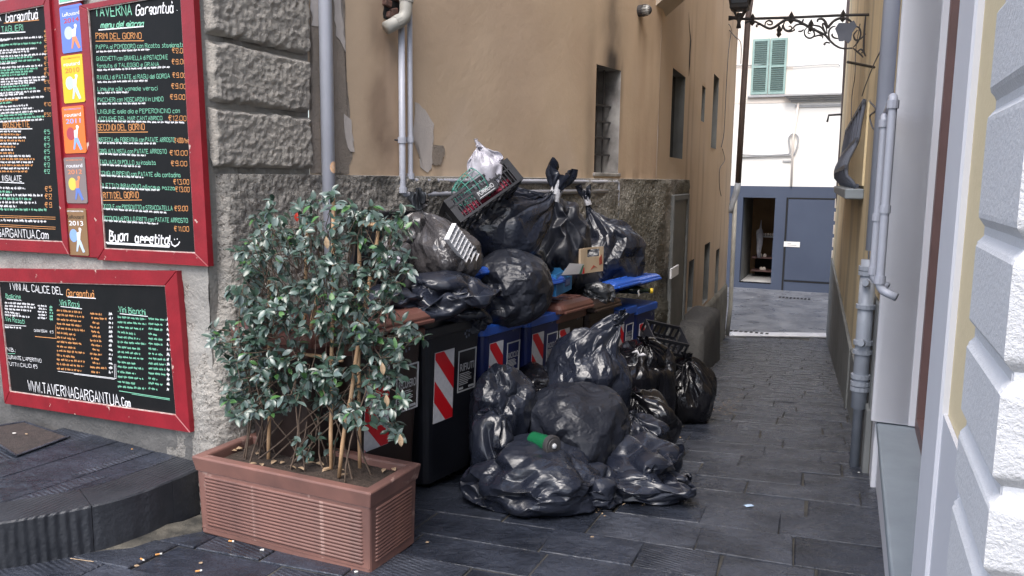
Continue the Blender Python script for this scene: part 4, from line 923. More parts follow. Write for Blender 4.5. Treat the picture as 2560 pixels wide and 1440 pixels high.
def frame_board(name, label, fr, outer, inner, off=-.035, visible=('l', 'r', 'b', 't'), tilt=0):
    # outer / inner: x0,x1,z0,z1 in fr
    root = empty(name, fr.P((outer[0] + outer[1]) / 2, off, outer[2]), label, 'menu board', 'chalk menu boards of the tavern')
    o, i = outer, inner
    def plank(p, nm='frame_plank'):
        m = MB(); m.slab(fr, p, .0, off, .004); return build(m, nm, m_red, root)
    if 'l' in visible: plank([(o[0], o[2]), (i[0], i[2]), (i[0], i[3]), (o[0], o[3])])
    if 'r' in visible: plank([(i[1], i[2]), (o[1], o[2]), (o[1], o[3]), (i[1], i[3])])
    if 'b' in visible: plank([(o[0], o[2]), (o[1], o[2]), (i[1], i[2]), (i[0], i[2])])
    if 't' in visible: plank([(i[0], i[3]), (i[1], i[3]), (o[1], o[3]), (o[0], o[3])])
    build(B1(fr, i[0] - .004, i[1] + .004, off + .012, -.004, i[2] - .004, i[3] + .004), 'slate', m_board, root)
    m = MB(); e = .005
    for bx in ((i[0], i[0] + e, i[2], i[3]), (i[1] - e, i[1], i[2], i[3]), (i[0] + e, i[1] - e, i[2], i[2] + e), (i[0] + e, i[1] - e, i[3] - e, i[3])): m.box(fr, bx[0], bx[1], off + .004, off + .0115, bx[2], bx[3])
    build(m, 'bead', m_edge, root)
    return root
def tilted(fr, pa, pb):   # frame turned so that the line pa-pb (pixels seen on it) is one of its level edges
    a, b = fr.at(*pa), fr.at(*pb); d = b - a; return fr.roty(math.atan2(d[2], d[0]))
def rect(fr, off, L, R, B_, T_):
    q = lambda a, k: fr.at(a[0], a[1], off)[k]
    return [q(L, 0), q(R, 0), q(B_, 2), q(T_, 2)]
# --- daily menu board (right of the upper two)
f1 = tilted(FL, (250, 622), (474, 633)); 
if abs(math.atan2(f1.x[2], 1)) > .05: f1 = FL
in1 = rect(f1, -.03, (241, 330), (472, 330), (360, 627), (350, 0)); out1 = rect(f1, -.03, (222, 330), (504, 330), (370, 657), (350, -14))
b1 = frame_board('menu_board', 'red framed chalkboard with the dishes and prices of the day, nearest the pillar', f1, out1, in1)
W = Board(f1, -.0235)
T = W.text; 
T('g', 'TAVERNA', 238, 42, 330, 26, 37); T('w', "Gargantuà", 340, 38, 434, 26, 30, slant=.25, th=.007); T('w', '.', 443, 26, 445, 6, th=.008)
T('g', 'menu del giorno', 252, 70, 358, 15, 66, slant=.3, th=.006); W.line('w', [(247, 75), (360, 66)], .006)
def head(txt, x0, x1, y, u): T('o', txt, x0, y, x1, 15, y - 1); W.line('o', [(x0 - 2, y + 5), (x1 + u, y + 4)], .004)
head('PRIMI DEL GIORNO', 241, 354, 98, 6)
menu = [('PAPPA al POMODORO con Ricotta stagionata', 241, 462, 123, 117, 13), ('GNOCCHETTI con GRANELLA di PISTACCHI E', 242, 420, 152, 148, 13), ('fonduta di TALEGGIO e GRANA', 243, 398, 169, 165, 12),
        ('RAVIOLI di PATATE al RAGU del GORGA', 244, 425, 199, 195, 13), ('Linguine alle vongole veraci', 245, 394, 228, 225, 13), ('PACCHERI con MOSCARDINI in UMIDO', 245, 409, 255, 253, 13),
        ('LINGUINE aglio olio e PEPERONCINO con', 245, 450, 284, 282, 13), ('ACCIUGHE DEL MAR CANTABRICO', 247, 406, 301, 300, 12),
        ('BISTECCA alla FIORENTINA con PATATE ARROSTO', 248, 438, 354, 355, 13), ('GRIGLIATA MISTA con PATATE ARROSTO', 249, 417, 383, 384, 13), ('TAGLIATA DI POLLO su insalata', 250, 390, 410, 412, 13),
        ('CONIGLIO RIPIENO con PATATE alla contadina', 251, 452, 438, 443, 13), ("FILETTI DI BRANZINO all'acqua pazza", 251, 438, 468, 475, 13),
        ('COCCOLE con PROSCIUTTO e STRACCIATELLA', 253, 432, 521, 526, 13), ('BOCCONCINI di POLLO FRITTI con PATATE ARROSTO', 253, 470, 550, 557, 13)]
for t, x0, x1, y0, y1, h in menu: T('g', t, x0, y0, x1, h - 2.5, y1); T('g', '.', x0 - 3, y0 - 2, x0 - 2, 4) if not t.startswith(('fond', 'ACC')) else None
for t, x0, x1, y in (('€8.00', 431, 465, 132), ('€9,00', 430, 466, 160), ('€9,00', 432, 466, 194), ('€9.00', 429, 466, 221), ('€9.00', 426, 463, 248), ('€12.00', 422, 466, 301), ('€4.00/hg', 437, 472, 357), ('€10.00', 425, 469, 388), ('€9.00', 428, 468, 414), ('€13.00', 434, 473, 460), ('€13.00', 439, 474, 479), ('€8.00', 437, 470, 527), ('€11.00', 436, 473, 578)):
    T('o', t, x0, y, x1, 12, y + 1)
for x0, x1, y, y1 in ((242, 376, 132, 126), (243, 426, 178, 170), (245, 370, 208, 204), (245, 322, 235, 233), (245, 365, 262, 261), (245, 462, 305, 309), (247, 391, 360, 361), (248, 365, 387, 391), (250, 354, 414, 419), (251, 360, 441, 446), (251, 400, 471, 478), (253, 417, 524, 534), (253, 397, 553, 562)):
    W.scrib('w', x0, y, x1, 5, y1)
head('SECONDI DEL GIORNO', 245, 362, 326, 8); head('FRITTI DEL GIORNO', 252, 347, 496, 8)
T('w', 'Buon', 274, 603, 319, 26, 603, th=.009, slant=.15); T('w', 'appetito!', 338, 606, 424, 24, 612, th=.009, slant=.15)
W.line('w', [(264, 606), (425, 615)], .007); W.line('w', [(268, 609), (424, 618)], .005)
W.line('w', [(428, 603), (431, 612), (438, 616), (446, 611), (450, 604)], .007); W.line('w', [(436, 597), (437, 600)], .006); W.line('w', [(443, 596), (444, 599)], .006)
W.done(b1)
# --- left upper board, running out of the picture
f0 = f1; in0 = rect(f0, -.03, (-260, 330), (136, 330), (60, 601), (60, 22)); out0 = rect(f0, -.03, (-290, 330), (150, 330), (60, 629), (60, -8))
b0 = frame_board('menu_board', 'red framed chalkboard with starters and salads, cut by the left edge above the wine board', f0, out0, in0)
W = Board(f0, -.0235); T = W.text
T('w', 'TAVERNA', -90, 60, 3, 22, 52); T('w', 'Gargantuà', 15, 56, 95, 24, 46, slant=.3, th=.007); W.line('o', [(10, 58), (98, 50)], .004); T('g', 'TAGLIERI', 5, 81, 58, 15, 76); W.line('w', [(-5, 84), (64, 80)], .006)
y = 98; k = 0; R_ = [108, 22, 105, 15, 93, 74, 118, 83, 103, 43, 107, 95, 85, 70, 117, 113, 88, 73, 91, 102, 60, 111, 48, 30, 71, 85, 110, 85, 112, 110]
for k, r in enumerate(R_):
    yy = 98 + k * 7.1; W.scrib('o' if k == 22 else ('g' if k % 5 in (2, 3) or k == 11 else 'w'), -120, yy + 10, r, 5, yy - 3)
for t, y in (('€8', 84), ('€8', 96), ('€8', 106), ('€7', 122), ('€7', 134), ('€7', 150), ('€10', 164), ('€7', 178), ('€10', 190), ('€10', 209), ('€15', 228), ('€10', 265), ('€50', 291)): T('o', t, 111, y, 128, 9)
T('o', 'BRUSCHETTE', 9, 320, 75, 15, 318); W.line('w', [(-10, 323), (81, 322)], .005)
for k, r in enumerate((55, 52, 66, 64, 48, 40, 34, 36, 78, 88, 84, 83, 74, 70)): W.scrib('o' if k % 2 else 'w', -120, 331 + k * 7.7, r, 5, 331 + k * 7.7)
for k, t in enumerate(('€5', '€5', '€5', '€5', '€5', '€8', '€8')): T('g', t, 111, 335 + k * 16.5, 125, 10)
T('w', 'INSALATE', 7, 452, 55, 14, 454); W.line('w', [(-4, 455), (61, 458)], .005)
for k, (c, r) in enumerate((('w', 63), ('g', 30), ('w', 108), ('g', 80), ('w', 92), ('w', 42), ('g', 118))): W.scrib(c, -120, 470 + k * 9, r, 6, 474 + k * 9)
for t, y in (('€5', 478), ('€8', 497), ('€9', 518)): T('o', t, 113, y, 130, 12)
W.line('o', [(-60, 537), (139, 543)], .003); W.line('o', [(-60, 541), (139, 548)], .003); W.scrib('w', -100, 550, 118, 6, 557); W.line('o', [(-60, 558), (139, 568)], .003); W.line('o', [(-60, 562), (139, 573)], .003)
T('w', 'WWW.TAVERNAGARGANTUA.Com', -105, 585, 122, 20, 598, th=.005)
W.done(b0)
# --- the plank with yearly plaques between the boards
pr = rect(f1, -.02, (149, 330), (223, 330), (190, 642), (190, -30))
PK = MB(); PK.slab(f1, [(pr[0] + .001, pr[2]), (pr[1] - .001, pr[2]), (pr[1] - .001, pr[3]), (pr[0] + .001, pr[3])], 0, -.02, .003)
build(PK, 'backing_plank', m_red, None, 'red upright plank between the two upper menu boards, under the yearly plaques', 'plank')
def textmesh(s):
    cu = bpy.data.curves.new('t', 'FONT'); cu.body = s; cu.offset = .012; o = bpy.data.objects.new('t', cu); sc.collection.objects.link(o)
    dg = bpy.context.evaluated_depsgraph_get(); me = bpy.data.meshes.new_from_object(o.evaluated_get(dg))
    V = np.array([v.co[:2] for v in me.vertices]); F = [list(p.vertices) for p in me.polygons]
    bpy.data.objects.remove(o); bpy.data.curves.remove(cu); bpy.data.meshes.remove(me)
    lo, hi = V.min(0), V.max(0); return (V - lo) / (hi - lo), F
def put_text(mb, fr, s, x0, x1, z0_, z1_, y):
    V, F = textmesh(s); mb.add([fr.P(x0 + v[0] * (x1 - x0), y, z0_ + v[1] * (z1_ - z0_)) for v in V], F)
def plaque(label, py0, py1, xl, xr, ground, year, ycol, name, ncol, fig, sx0=None, strip=None):
    off = -.0245; a = f1.at(xl, (py0 + py1) / 2, off)[0]; b = f1.at(xr, (py0 + py1) / 2, off)[0]; zt = f1.at((xl + xr) / 2, py0, off)[2]; zb = f1.at((xl + xr) / 2, py1, off)[2]
    root = empty('guide_plaque', f1.P((a + b) / 2, off, zb), label, 'plaque', 'yearly guide plaques on the red plank')
    w = b - a; h = zt - zb; c = .008
    m = MB(); m.slab(f1, [(a + c, zb), (b - c, zb), (b, zb + c), (b, zt - c), (b - c, zt), (a + c, zt), (a, zt - c), (a, zb + c)], -.0205, off, 0); build(m, 'plate', ground, root)
    X = lambda u: a + u * w; Z = lambda v: zb + v * h
    y = off - .0006
    m = MB(); put_text(m, f1, name, X(.12), X(.88), Z(.78), Z(.86), y); build(m, 'lettering', ncol, root)
    m = MB(); put_text(m, f1, year, X(.16), X(.84), Z(.635), Z(.735), y); build(m, 'year', ycol, root)
    m = MB(); put_text(m, f1, 'RECOMMANDE PAR', X(.12), X(.9), Z(.925), Z(.955), y); build(m, 'lettering', strip or ycol, root)
    bag, top, trs = fig
    m = MB(); m.slab(f1, [(X(.34 + .19 * math.cos(t)), Z(.42 + .14 * math.sin(t))) for t in np.arange(16) * math.pi / 8], off + .0002, y, 0); build(m, 'emblem_pack', bag, root)
    m = MB(); m.slab(f1, [(X(u), Z(v)) for u, v in ((.5, .33), (.64, .33), (.68, .47), (.74, .56), (.70, .58), (.6, .5), (.5, .48))], off + .0002, y - .0003, 0)
    m.slab(f1, [(X(.66 + .055 * math.cos(t)), Z(.56 + .035 * math.sin(t))) for t in np.arange(8) * math.pi / 4], off + .0002, y - .0005, 0); build(m, 'emblem_top', top, root)
    m = MB(); m.slab(f1, [(X(u), Z(v)) for u, v in ((.5, .33), (.42, .08), (.49, .08), (.58, .24), (.74, .06), (.83, .08), (.66, .33))], off + .0002, y - .0004, 0); build(m, 'emblem_trousers', trs, root)
def flat(n, c): return M(n, c, rough=.35)
c_blue, c_yel, c_or, c_tau, c_br = flat('plaque blue', (.12, .2, .62)), flat('plaque yellow', (.80, .50, .015)), flat('plaque orange', (.80, .17, .03)), flat('plaque taupe', (.22, .18, .18)), flat('plaque brown', (.24, .14, .07))
c_w, c_r, c_b2, c_sk, c_y2, c_k = m_white, flat('print red', (.5, .05, .05)), flat('print blue', (.25, .4, .75)), flat('print orange', (.7, .25, .12)), flat('print yellow', (.7, .55, .1)), flat('print black', (.03, .025, .02))
c_lb, c_db, c_mar = flat('print pale blue', (.5, .6, .75)), flat('print deep blue', (.12, .2, .55)), flat('print maroon', (.4, .05, .08))
plaque('blue guide plaque reading 2014, second from the top of the red plank', 12, 131, 152, 208, c_blue, '2014', c_r, 'LeRoutard', c_w, (c_lb, c_w, c_sk), strip=c_db)
plaque('yellow guide plaque reading 2010 between the blue and orange ones', 137, 257, 156, 209, c_yel, '2010', flat('print dark orange', (.55, .2, .03)), 'routard', c_w, (c_lb, c_w, c_lb))
plaque('orange guide plaque reading 2011 in the middle of the red plank', 265, 383, 158, 212, c_or, '2011', c_b2, 'routard', c_w, (c_mar, c_w, c_b2), strip=c_b2)
plaque('grey brown guide plaque reading 2012 below the orange one', 393, 508, 163, 215, c_tau, '2012', c_sk, 'routard', c_w, (c_y2, c_sk, c_db))
plaque('bronze guide plaque reading 2013, lowest on the red plank', 521, 638, 166, 218, c_br, '2013', c_w, 'LeRoutard', c_k, (c_b2, c_w, c_lb), strip=c_w)
p0, p1 = f1.at(148, 11, -.025), f1.at(209, -40, -.025); root = empty('guide_plaque', f1.P(p0[0], -.02, p0[2]), 'white and green plaque edge at the very top of the red plank', 'plaque', 'yearly guide plaques on the red plank')
build(B1(f1, p0[0], p1[0], -.026, -.0205, p0[2], p1[2]), 'plate', m_white, root); build(B1(f1, p0[0] + .006, p1[0] - .006, -.0275, -.026, p0[2] + .008, p1[2]), 'print', m_green, root)

# --- wine board below
f2 = tilted(FL, (9, 1003), (428, 1060)); f2 = tilted(FL, (9, 990), (425, 1052))
in2 = rect(f2, -.03, (11, 850), (429, 850), (220, 1030), (220, 718)); out2 = rect(f2, -.03, (-4, 850), (462, 850), (220, 1046), (220, 688))
i_ = lambda px, py: f2.at(px, py, -.03)
in2 = [i_(11, 850)[0], i_(428, 880)[0], (i_(9, 972)[2] + i_(425, 1042)[2]) / 2, i_(12, 697)[2] * .8 + i_(428, 741)[2] * .2]
out2 = [i_(-4, 850)[0], i_(460, 880)[0], (i_(0, 1003)[2] + i_(455, 1081)[2]) / 2, i_(0, 665)[2] * .8 + i_(460, 708)[2] * .2]
b2 = frame_board('wine_board', 'wide red framed chalkboard listing wines by the glass, below the two menu boards', f2, out2, in2)
W = Board(f2, -.0235); T = W.text
T('w', 'I VINI AL CALICE DEL', 27, 724, 158, 17, 737, th=.0045); T('o', 'Gargantuà', 166, 740, 236, 17, 744, slant=.3, th=.005); W.line('w', [(170, 742), (240, 746)], .005)
T('g', '.Bollicine', 14, 745, 52, 11, 748); W.line('w', [(18, 747), (54, 751)], .003); T('g', '.Vini Rosati', 13, 802, 62, 11, 809); W.line('w', [(12, 812), (66, 815)], .003)
T('g', '.Vini Rossi', 149, 763, 199, 15, 769); W.line('w', [(152, 766), (205, 772)], .004); T('g', '.Vini Bianchi', 296, 780, 364, 15, 788); W.line('w', [(300, 784), (370, 791)], .004)
for k, r in enumerate((87, 90, 79, 50, 75)): W.scrib('w', 13, 759 + k * 7.5, r, 5, 764 + k * 7.8)
for k in range(5): W.scrib('w', 95 + k % 2 * 2, 766 + k * 7.6, 118, 5, 768 + k * 7.6); W.scrib('g', 125, 770 + k * 7.6, 134, 6)
W.scrib('w', 13, 820, 54, 5, 822); T('w', 'CANTINA TOSCANA', 86, 829, 119, 6, 831); T('w', '€5', 125, 833, 134, 6)
W.line('o', [(88, 841), (142, 846)], .004); W.line('o', [(140, 812), (140, 846)], .003)
T('w', '*N.B.:', 11, 876, 39, 9, 880); W.line('g', [(19, 884), (38, 884)], .003); T('w', "DURANTE L'APERITIVO", 19, 896, 104, 8.5, 906); T('w', 'TUTTI I CALICI €5', 19, 913, 94, 8.5, 921)
for k in range(14):
    y = 778 + k * 11.2; W.scrib('o', 143, y, random.choice((190, 212, 205, 213)), 5.5, y + 6); W.scrib('o', 226 + k % 3 * 3, y + 8, random.choice((250, 268, 255)), 5.5, y + 11); W.scrib('w', 273, y + 10, 283, 7, y + 11)
W.line('w', [(145, 928), (291, 946)], .003); W.line('w', [(185, 935), (287, 948)], .003); W.line('w', [(290, 910), (291, 946)], .003); W.line('w', [(286, 910), (287, 944)], .003)
for k in range(15):
    y = 795 + k * 12.4; W.scrib('g', 295, y, random.choice((340, 360, 352, 366)), 5.5, y + 6); W.scrib('g', 372, y + 4, random.choice((395, 408, 415)), 5.5, y + 8); W.scrib('w', 418, y + 8, 426, 8, y + 9)
W.line('g', [(298, 977), (425, 997)], .004); W.line('g', [(330, 985), (425, 1000)], .003)
T('w', 'WWW.TAVERNAGARGANTUA.', 72, 976, 302, 26, 1015, th=.0058); T('w', 'Com', 306, 1014, 327, 20, 1018, th=.0058)
W.done(b2)
# ------------------------------------------------------------------ crumpled plastic: a sheet with more area than its hull, relaxed until it buckles
_ico = {}
def ico(level):
    if level in _ico: return _ico[level]
    if level == 1:
        b = bmesh.new(); bmesh.ops.create_icosphere(b, subdivisions=3, radius=1); V = np.array([v.co[:] for v in b.verts]); b.verts.index_update()
        F = np.array([[v.index for v in f.verts] for f in b.faces]); b.free(); par = None
    else:
        V0, F0_, _, _ = ico(level - 1); ed = {}; ex = []
        def mid(a, b):
            k = (a, b) if a < b else (b, a)
            if k not in ed: ed[k] = len(V0) + len(ex); ex.append(k)
            return ed[k]
        F = []
        for a, b, c in F0_.tolist():
            d, e, f = mid(a, b), mid(b, c), mid(c, a); F += [(a, d, f), (d, b, e), (f, e, c), (d, e, f)]
        F = np.array(F); par = np.array(ex); V = np.concatenate([V0, (V0[par[:, 0]] + V0[par[:, 1]]) / 2]); V /= np.linalg.norm(V, axis=1)[:, None]
    nb = [set() for _ in range(len(V))]
    for a, b, c in F.tolist(): nb[a].update((b, c)); nb[b].update((a, c)); nb[c].update((a, b))
    NB = np.array([(list(s) + [i] * 6)[:6] for i, s in enumerate(nb)]); _ico[level] = (V, F, NB, par); return _ico[level]
def normals(X, F):
    n = np.cross(X[F[:, 1]] - X[F[:, 0]], X[F[:, 2]] - X[F[:, 0]]); N = np.zeros_like(X)
    for k in range(3):
        for c in range(3): N[:, c] += np.bincount(F[:, k], n[:, c], len(X))
    return N / (np.linalg.norm(N, axis=1)[:, None] + 1e-12)
def crumple(hull, ex=(.10, .05, .02), iters=(60, 40, 22), seed=0, levels=3, amp=.02, press=.12):
    X = None
    for lv in range(1, levels + 1):
        V, F, NB, par = ico(lv); Hh = hull(V); Nh = normals(Hh, F)
        self_ = (NB == np.arange(len(V))[:, None])
        L0 = np.linalg.norm(Hh[:, None] - Hh[NB], axis=2) * (1 + ex[lv - 1]) + 1e-9; Lm = L0.mean(); cnt_ = (~self_).sum(1)[:, None]
        r_ = np.random.default_rng(seed * 7 + lv)
        if X is None: X = Hh - Nh * (np.abs(fbm(V * 2.6 + seed * 3.1, 3, seed)) * amp * 2.2)[:, None]
        else:
            X = np.concatenate([X, (X[par[:, 0]] + X[par[:, 1]]) / 2]); X = X + Nh * r_.normal(0, .06 * Lm, len(X))[:, None]
        for it in range(iters[lv - 1]):
            D = X[NB] - X[:, None]; L = np.linalg.norm(D, axis=2) + 1e-9
            c = (1 - L0 / L)[..., None] * D * .5; c[self_] = 0
            X = X + c.sum(1) / cnt_ * 1.5 + Nh * Lm * press * .02
            q = ((X - Hh) * Nh).sum(1); X = X - Nh * np.maximum(q, 0)[:, None]
            if it % 6 == 5:
                av = X[NB].mean(1); X = X * .95 + av * .05
    return X, F
m_bag = M('black refuse sack plastic', (.011, .0135, .023), (.018, .022, .035), 3, .22, .38, bump=.10, bs=14, bdist=.008, spec=.62, detail=3, ridge=((3.2, .45, .05),))
m_bag_d = M('dull black refuse sack plastic', (.010, .012, .019), (.017, .02, .03), 2.5, .34, .5, bump=.12, bs=12, bdist=.008, spec=.5, ridge=((3.5, .4, .05),))
m_bag_k = M('jet black refuse sack plastic', (.005, .005, .007), (.008, .008, .011), 3, .14, .28, bump=.15, bs=14, bdist=.01, spec=.55, detail=3, ridge=((3.2, .45, .05),))
m_bag_g = M('grey translucent sack plastic', (.075, .07, .072), (.04, .038, .042), 5, .2, .35, bump=.5, bs=20, bdist=.01, spec=.7, ridge=((3.2, .45, .05),))
m_bag_s = M('smoky sack plastic', (.045, .05, .058), (.03, .033, .04), 5, .22, .4, bump=.5, bs=20, bdist=.01, spec=.6, ridge=((3.2, .45, .05),))
m_tape = M('silvery white tape', (.7, .7, .73), (.35, .35, .38), 40, .3, bump=.5, bs=60)
def make_hull(fr, c, r, neck=None, nh=.0, pinch=.7, nw=.34, seed=0, lump=.12, flat=.75, pleat=.0, kp=11, floor=None, sq=1.0, extra=None, facet=.6, nf=34, stars=4):
    c = np.array(c); r = np.array(r); nd = None if neck is None else nrm(neck)
    def H(V):
        d = V * r * 1.12
        zz = d[:, 2]; lim = -r[2] * flat; d[:, 2] = np.where(zz < lim, lim + (zz - lim) * .12, zz)
        if sq != 1.0:
            l = np.abs(d[:, :2] / r[:2]) + 1e-9; d[:, :2] = np.sign(d[:, :2]) * l ** sq * r[:2]
        g = 1 + lump * (1.2 * vn(V * 1.6 + seed * 5.3, seed) + .6 * vn(V * 3.3 + seed * 2.1, seed + 3)); d = d * g[:, None]
        if facet:
            r_ = np.random.default_rng(seed + 99); nn = nrm_rows(r_.normal(0, 1, (nf, 3))); dd = r_.uniform(.80, 1.04, nf)
            pr_ = (V + .05 * np.stack([vn(V * 3 + 9 * k_, seed) for k_ in range(3)], -1)) @ nn.T; rr_ = np.where(pr_ > .2, dd / np.maximum(pr_, .2), 9).min(1); rr_ = np.minimum(rr_, 1.18)
            d = d * ((1 - facet) + facet * rr_)[:, None]
            for k_ in range(stars):
                q0 = nrm(r_.normal(0, 1, 3) + [0, -.9, .5]); a_ = np.arccos(np.clip(V @ q0, -1, 1)); u_ = nrm(np.cross(q0, [.3, .2, .9])); w_ = np.cross(q0, u_)
                th_ = np.arctan2(V @ w_, V @ u_) + .5 * vn(V * 3, seed + k_); kk = r_.integers(7, 12)
                sh = 1 - np.abs(np.sin(th_ * kk / 2)) ** .6; env = np.exp(-(a_ / .45) ** 1.3) * np.clip(a_ / .05, .25, 1)
                d = d * (1 + .035 * (sh - .4) * env * (1 + vn(V * 2, k_)) + .06 * np.exp(-a_ / .12))[:, None]
        if nd is not None:
            a = np.arccos(np.clip(V @ nd, -1, 1)); w = np.exp(-(a / nw) ** 2); w2 = np.exp(-(a / (nw * 1.5)) ** 2)
            u = nrm(np.cross(nd, [.3, .9, .1])); v_ = np.cross(nd, u); th = np.arctan2(V @ v_, V @ u)
            ax = (d @ nd)[:, None] * nd; lat = d - ax; d = ax + lat * (1 - pinch * w2 ** .8)[:, None] + nd * (nh * w ** .9)[:, None]
            if pleat:
                w3 = np.clip(1.25 - a / 1.5, 0, 1) * np.clip(a / .16, 0, 1)
                s_ = np.abs(np.sin(th * kp / 2 + 2.2 * vn(np.stack([a * 2.2, th * 0 + seed, th * 0], -1), seed) + 1.5 * np.sin(th * 2 + seed)))
                d = d - nrm_rows(lat) * (pleat * (1 - s_ ** .7) * w3)[:, None]
        if extra: d = extra(d, V)
        P = fr.PA(d) - fr.o + c
        if floor is not None:
            fl = floor(P); dn = V[:, 2] < 0; t_ = np.clip(-V[:, 2] * 1.5, 0, 1); P[:, 2] = np.where(dn, np.minimum(P[:, 2], c[2] + (fl - c[2]) * t_), P[:, 2]); P[:, 2] = np.maximum(P[:, 2], fl + .004)
        return P
    return H
def nrm_rows(A): return A / (np.linalg.norm(A, axis=1)[:, None] + 1e-9)
BAGS = {}
def bag(label, c, r, fr=None, mat=None, neck=None, nh=.1, seed=1, ex=(.10, .05, .02), pleat=.02, lump=.12, flat=.75, floor=False, tail=None, tape=False, pinch=.7, nw=.34, kp=11, sq=1.0, name='rubbish_bag', amp=.02, extra=None, group='heaped rubbish bags', levels=4, neckmat=None, facet=.6, nf=34, stars=4):
    fr = fr or W0; fl = (lambda P: gz(P[:, 1])) if floor else None; mat = mat or m_bag
    nw_ = None if neck is None else nrm([np.dot(neck, fr.x), np.dot(neck, fr.y), np.dot(neck, fr.z)])
    H = make_hull(fr, c, r, nw_, nh, pinch, nw, seed, lump, flat, pleat, kp, fl, sq, extra, facet, nf, stars)
    X, F = crumple(H, ex=tuple(ex) + (.015, .006), iters=(60, 45, 24, 8, 4), seed=seed, levels=levels, amp=amp)
    if floor: X[:, 2] = np.maximum(X[:, 2], gz(X[:, 1]) + .003)
    m = MB(); m.add(X, F.tolist()); o = build(m, name, mat, None, label, 'rubbish bag', group, smooth=True)
    if neck is not None and tail:
        V = ico(levels)[0]; k = int(np.argmax(V @ nw_)); tip = X[k]; nd = nrm(neck); ln, fl_ = tail[:2]; td = nrm(tail[2]) if len(tail) > 2 else nd
        u = nrm(np.cross(td, [.31, .2, .93])); v_ = np.cross(td, u); n, k2 = 56, 16; A = np.zeros((n + 1, k2, 3)); r0 = .022 + .1 * fl_
        ph = rng.uniform(0, 6, 4)
        for i in range(n + 1):
            th = 2 * math.pi * (i % n) / n
            for j in range(k2):
                t = j / (k2 - 1); rad = r0 * (1 + .0) + (fl_ - r0) * max(0, t - .12) ** .8 * (1 - .25 * t)
                rad *= 1 + (.42 * math.sin(5 * th + ph[0] + 2 * t) + .3 * math.sin(9 * th + ph[1] - 3 * t) + .2 * math.sin(3 * th + ph[2])) * min(1, t * 2.2 + .25)
                sw = .12 * math.sin(th + ph[3]); A[i, j] = tip - td * .02 + td * ln * t * (1 + .28 * math.sin(2 * th + ph[2]) * t + sw * t) + u * rad * math.cos(th) + v_ * rad * math.sin(th) * .7
        q = A.reshape(-1, 3); q += .012 * np.stack([vn(q * 22 + s_, 4) for s_ in (0, 50, 90)], -1) * np.tile(np.linspace(0, 1, k2), n + 1)[:, None]
        m = MB(); m.grid(q.reshape(n + 1, k2, 3)); build(m, 'tied_top', neckmat or mat, o, smooth=True)
        if tape:
            m = MB(); L = tape if isinstance(tape, float) else .06
            m.loft([[tip + td * (z - .02) + (u * math.cos(t) + v_ * math.sin(t) * .8) * (r0 * 1.25 + .006 * math.sin(4 * t + z * 50)) for t in np.arange(14) * math.pi / 7] for z in np.linspace(-L * .4, L * .6, 5)], cap=False)
            build(m, 'tape', m_tape, o, smooth=True)
    return o
